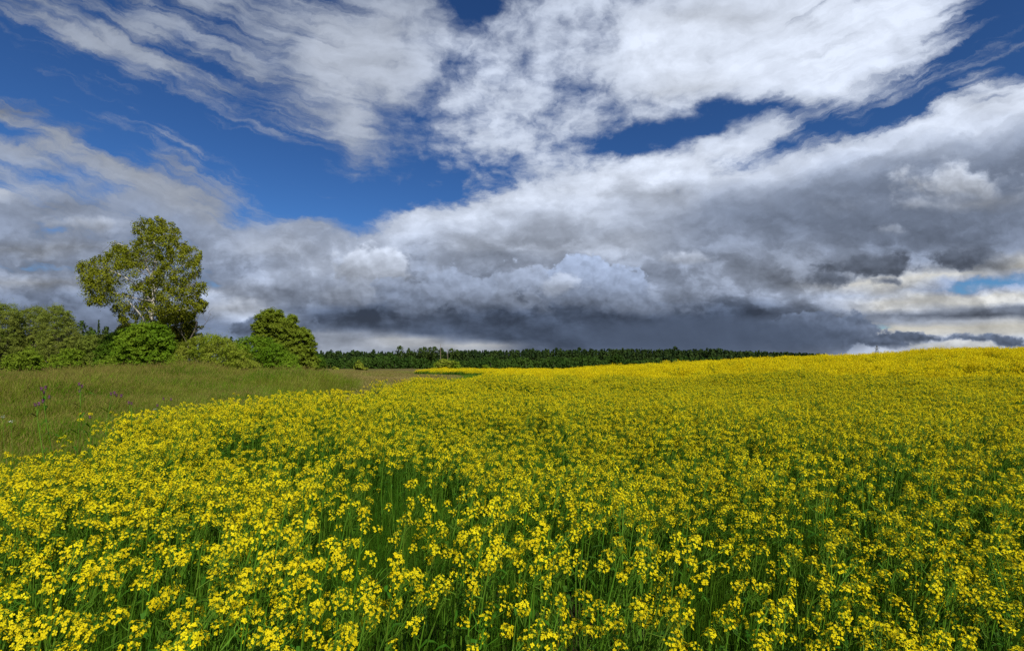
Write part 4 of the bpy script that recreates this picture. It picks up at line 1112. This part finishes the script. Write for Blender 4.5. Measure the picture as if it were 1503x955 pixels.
for x, y, b in SETS:
    t = tallz(x, y) * np.where(y > 55, 1 - sstep(y, 55, 75), 1); tall = rg.random(len(x)) < t
    X.append(x); Y.append(y)
    nvar = rg.integers(0, 3, len(x))
    Vd.append(np.where(tall, nvar, 3 + nvar) + (6 if b == 2 else 0))
    s = rg.uniform(.8, 1.15, len(x)) * (.62 + .50 * vnoise(x, y, 2.2, 12) + .45 * sstep(vnoise(x, y, 7, 15), .5, .8)) * np.where(b == 1, 1.1, 1.0)
    S.append(s * np.where(tall, 1, 1))
# lush strip of green weeds along the edge of the crop
x = rg.uniform(-22, 1, 52000); y = rg.uniform(2, 95, 52000); e = dist_poly(FIELD, x, y)
k = ~in_poly(FIELD, x, y) & (e < .5 + 1.2 * vnoise(x, y, 3, 21) + np.interp(y, [9, 22, 40, 60, 95], [0, 1.4, 3, 4, 6])) & (x > -9) & (vnoise(x, y, 1.6, 22) > .35)
X.append(x[k]); Y.append(y[k]); Vd.append(np.full(k.sum(), 12)); S.append(rg.uniform(.5, 1.25, k.sum()))
X, Y, Vd, S = map(np.concatenate, (X, Y, Vd, S))
meadow = point_cloud('meadow_grass', np.stack([X, Y, ground_z(X, Y)], 1), Vd, np.stack([X * 0, X * 0, rg.normal(size=len(X)) * .5], 1), np.repeat(S, 3).reshape(-1, 3))
tag(meadow, 'tall wild meadow grass with reddish seed heads left of the yellow field', 'grass', kind='stuff')
ts = []
for k in range(13):
    rgk = np.random.default_rng(900 + k)
    if k < 3: m_ = tuft(rgk, 48, .50, .95, .26, .0042, .30, 6, .12, .005, .5)
    elif k < 6: m_ = tuft(rgk, 40, .14, .40, .32, .0045, .12, 12, .08, .007)
    elif k < 9: m_ = tuft(rgk, 60, .45, .85, .9, .012, .2, 12, .14, .016)
    elif k == 12:
        m_ = tuft(rgk, 30, .20, .48, .26, .007, .12)
        c_ = rgk.normal(size=(34, 3)) * [.14, .14, .10] + [0, 0, .25]; m_.quads(leaf_quads(c_, unit(rgk.normal(size=(34, 3)) + [0, 0, .8]), .07, .5, rgk), 0)
    else: m_ = tuft(rgk, 60, .12, .36, 1.1, .015, .1, 14, .10, .022)
    tx, ty = -12 - (k % 3) * 1.5, 14.0 + (k // 3) * 4.5
    ts.append(m_.build('grass_tuft', [MAT['grass'], MAT['panicle']] if k < 3 or k in (6, 7) else [MAT['lush'], MAT['leaf']] if k == 12 else [MAT['heath'], MAT['heath_heads']], meadow, loc=(tx, ty, float(ground_z(tx, ty)))))
gn_scatter(meadow, ts)
print('meadow tufts', len(X))

# ================================================================== thistles and small meadow flowers
MAT['thistle'] = material('thistle_flower', (.12, .015, .12), (.19, .03, .16), 30.0, trans=.15, rough=.8)
MAT['bract'] = material('thistle_bract', (.09, .05, .06), rough=.8)
MAT['white'] = material('white_flower', (.55, .55, .48), trans=.2, rough=.8)
def thistle(label, base_px, heads_px, D, seed):
    rg = np.random.default_rng(seed); x = (base_px - CX) / FPX * D; gz = float(ground_z(x, D)); o = np.array([x, D, gz])
    root = thing('thistle', label, 'thistle', tuple(o), 'purple thistles at the field edge')
    hp_ = [np.array(px_w(a, b, D + rg.uniform(-.08, .08))) - o for a, b in heads_px]
    top = hp_[0]; sb = MB(); fb = MB()
    j = top * np.array([.72, .72, .80])
    main = bezier_pts([np.zeros(3), np.array([top[0] * .1, 0, top[2] * .35]), j, top], 12)
    sb.tube(main, [.006, .005, .004, .002], 6)
    for h in hp_[1:]:
        s = main[int(rg.integers(7, 10))]; sb.tube(bezier_pts([s, (s + h) / 2 + [0, 0, .02], h], 6), [.004, .003, .002], 4)
    for i in range(9):
        s = main[1 + i % 10]; an = rg.uniform(0, 6.28); r = np.array([math.cos(an), math.sin(an), 0]); L = rg.uniform(.10, .22)
        fb.ribbon([s, s + r * L * .5 + [0, 0, L * .35], s + r * L + [0, 0, L * .15]], [.006, .011, .001], [-r[1], r[0], .2])
    sb.build('stem', MAT['stem'], root); fb.build('leaves', MAT['leaf'], root)
    for h in hp_:
        hb = MB(); hb.tube([(0, 0, -.012), (0, 0, -.004), (0, 0, .008), (0, 0, .016)], [.004, .013, .012, .008], 8)
        head = hb.build('flower_head', MAT['bract'], root, loc=tuple(h))
        pb = MB()
        for i in range(22):
            an = rg.uniform(0, 6.28); r = np.array([math.cos(an), math.sin(an), 0]); s = r * .005 + [0, 0, .012]
            pb.ribbon([s, s + r * rg.uniform(.006, .017) + [0, 0, rg.uniform(.012, .024)]], [.0012, .002], [-r[1], r[0], 0])
        pb.build('florets', MAT['thistle'], head)
thistle('purple thistle with pale thick stem rising right behind the left edge rapeseed', 74, [(52, 595), (57, 594), (63, 590)], 5.6, 1)
thistle('tall slim purple thistle leaning left, behind the pale-stemmed thistle', 84, [(61, 572), (67, 570), (65, 577), (72, 584)], 6.0, 2)
thistle('purple thistle with curved light stem standing alone in the grass', 110, [(120, 568), (116, 565), (117, 575)], 6.4, 3)
thistle('purple thistle with three flowers crowded together, tilted to the right', 146, [(163, 579), (168, 578), (171, 581), (178, 582)], 6.6, 4)
thistle('small purple thistle right of the crowded three-flowered one', 195, [(193, 593), (189, 592)], 7.0, 5)
thistle('thistle with one dark bloom next to the topmost field-edge rapeseed', 230, [(231, 596), (240, 586), (251, 587)], 7.8, 6)
thistle('short thistle whose bloom sits just above the yellow flowers', 134, [(132, 613), (43, 583)][:1], 5.9, 7)
def umbel(label, px, py, D, seed):
    rg = np.random.default_rng(seed); top = np.array(px_w(px, py, D)); gz = float(ground_z(top[0], D)); o = np.array([top[0], D, gz])
    root = thing('white_wildflower', label, 'flower', tuple(o), 'white wildflowers in the meadow'); h = top[2] - gz
    sb = MB(); sb.tube(bezier_pts([(0, 0, 0), (.02, 0, h * .6), (0, 0, h)], 8), [.004, .002], 5)
    fb = MB(); c = rg.normal(size=(26, 3)) * [.016, .016, .010] + [0, 0, h]; fb.quads(leaf_quads(c, unit(rg.normal(size=(26, 3)) * .3 + [0, 0, 1]), .011, .9, rg))
    for q in c[::4]: sb.tube([(0, 0, h - .05), q], [.001, .0007], 3)
    sb.build('stem', MAT['stem'], root); fb.build('flower_head', MAT['white'], root)
umbel('white wildflower in the dark grass nearest the left picture edge', 16, 618, 5.6, 1)
umbel('white wildflower higher up in the grass at the left edge', 4, 612, 6.2, 2)
umbel('small white wildflower beside the dark-bloomed thistle', 228, 600, 8.0, 3)
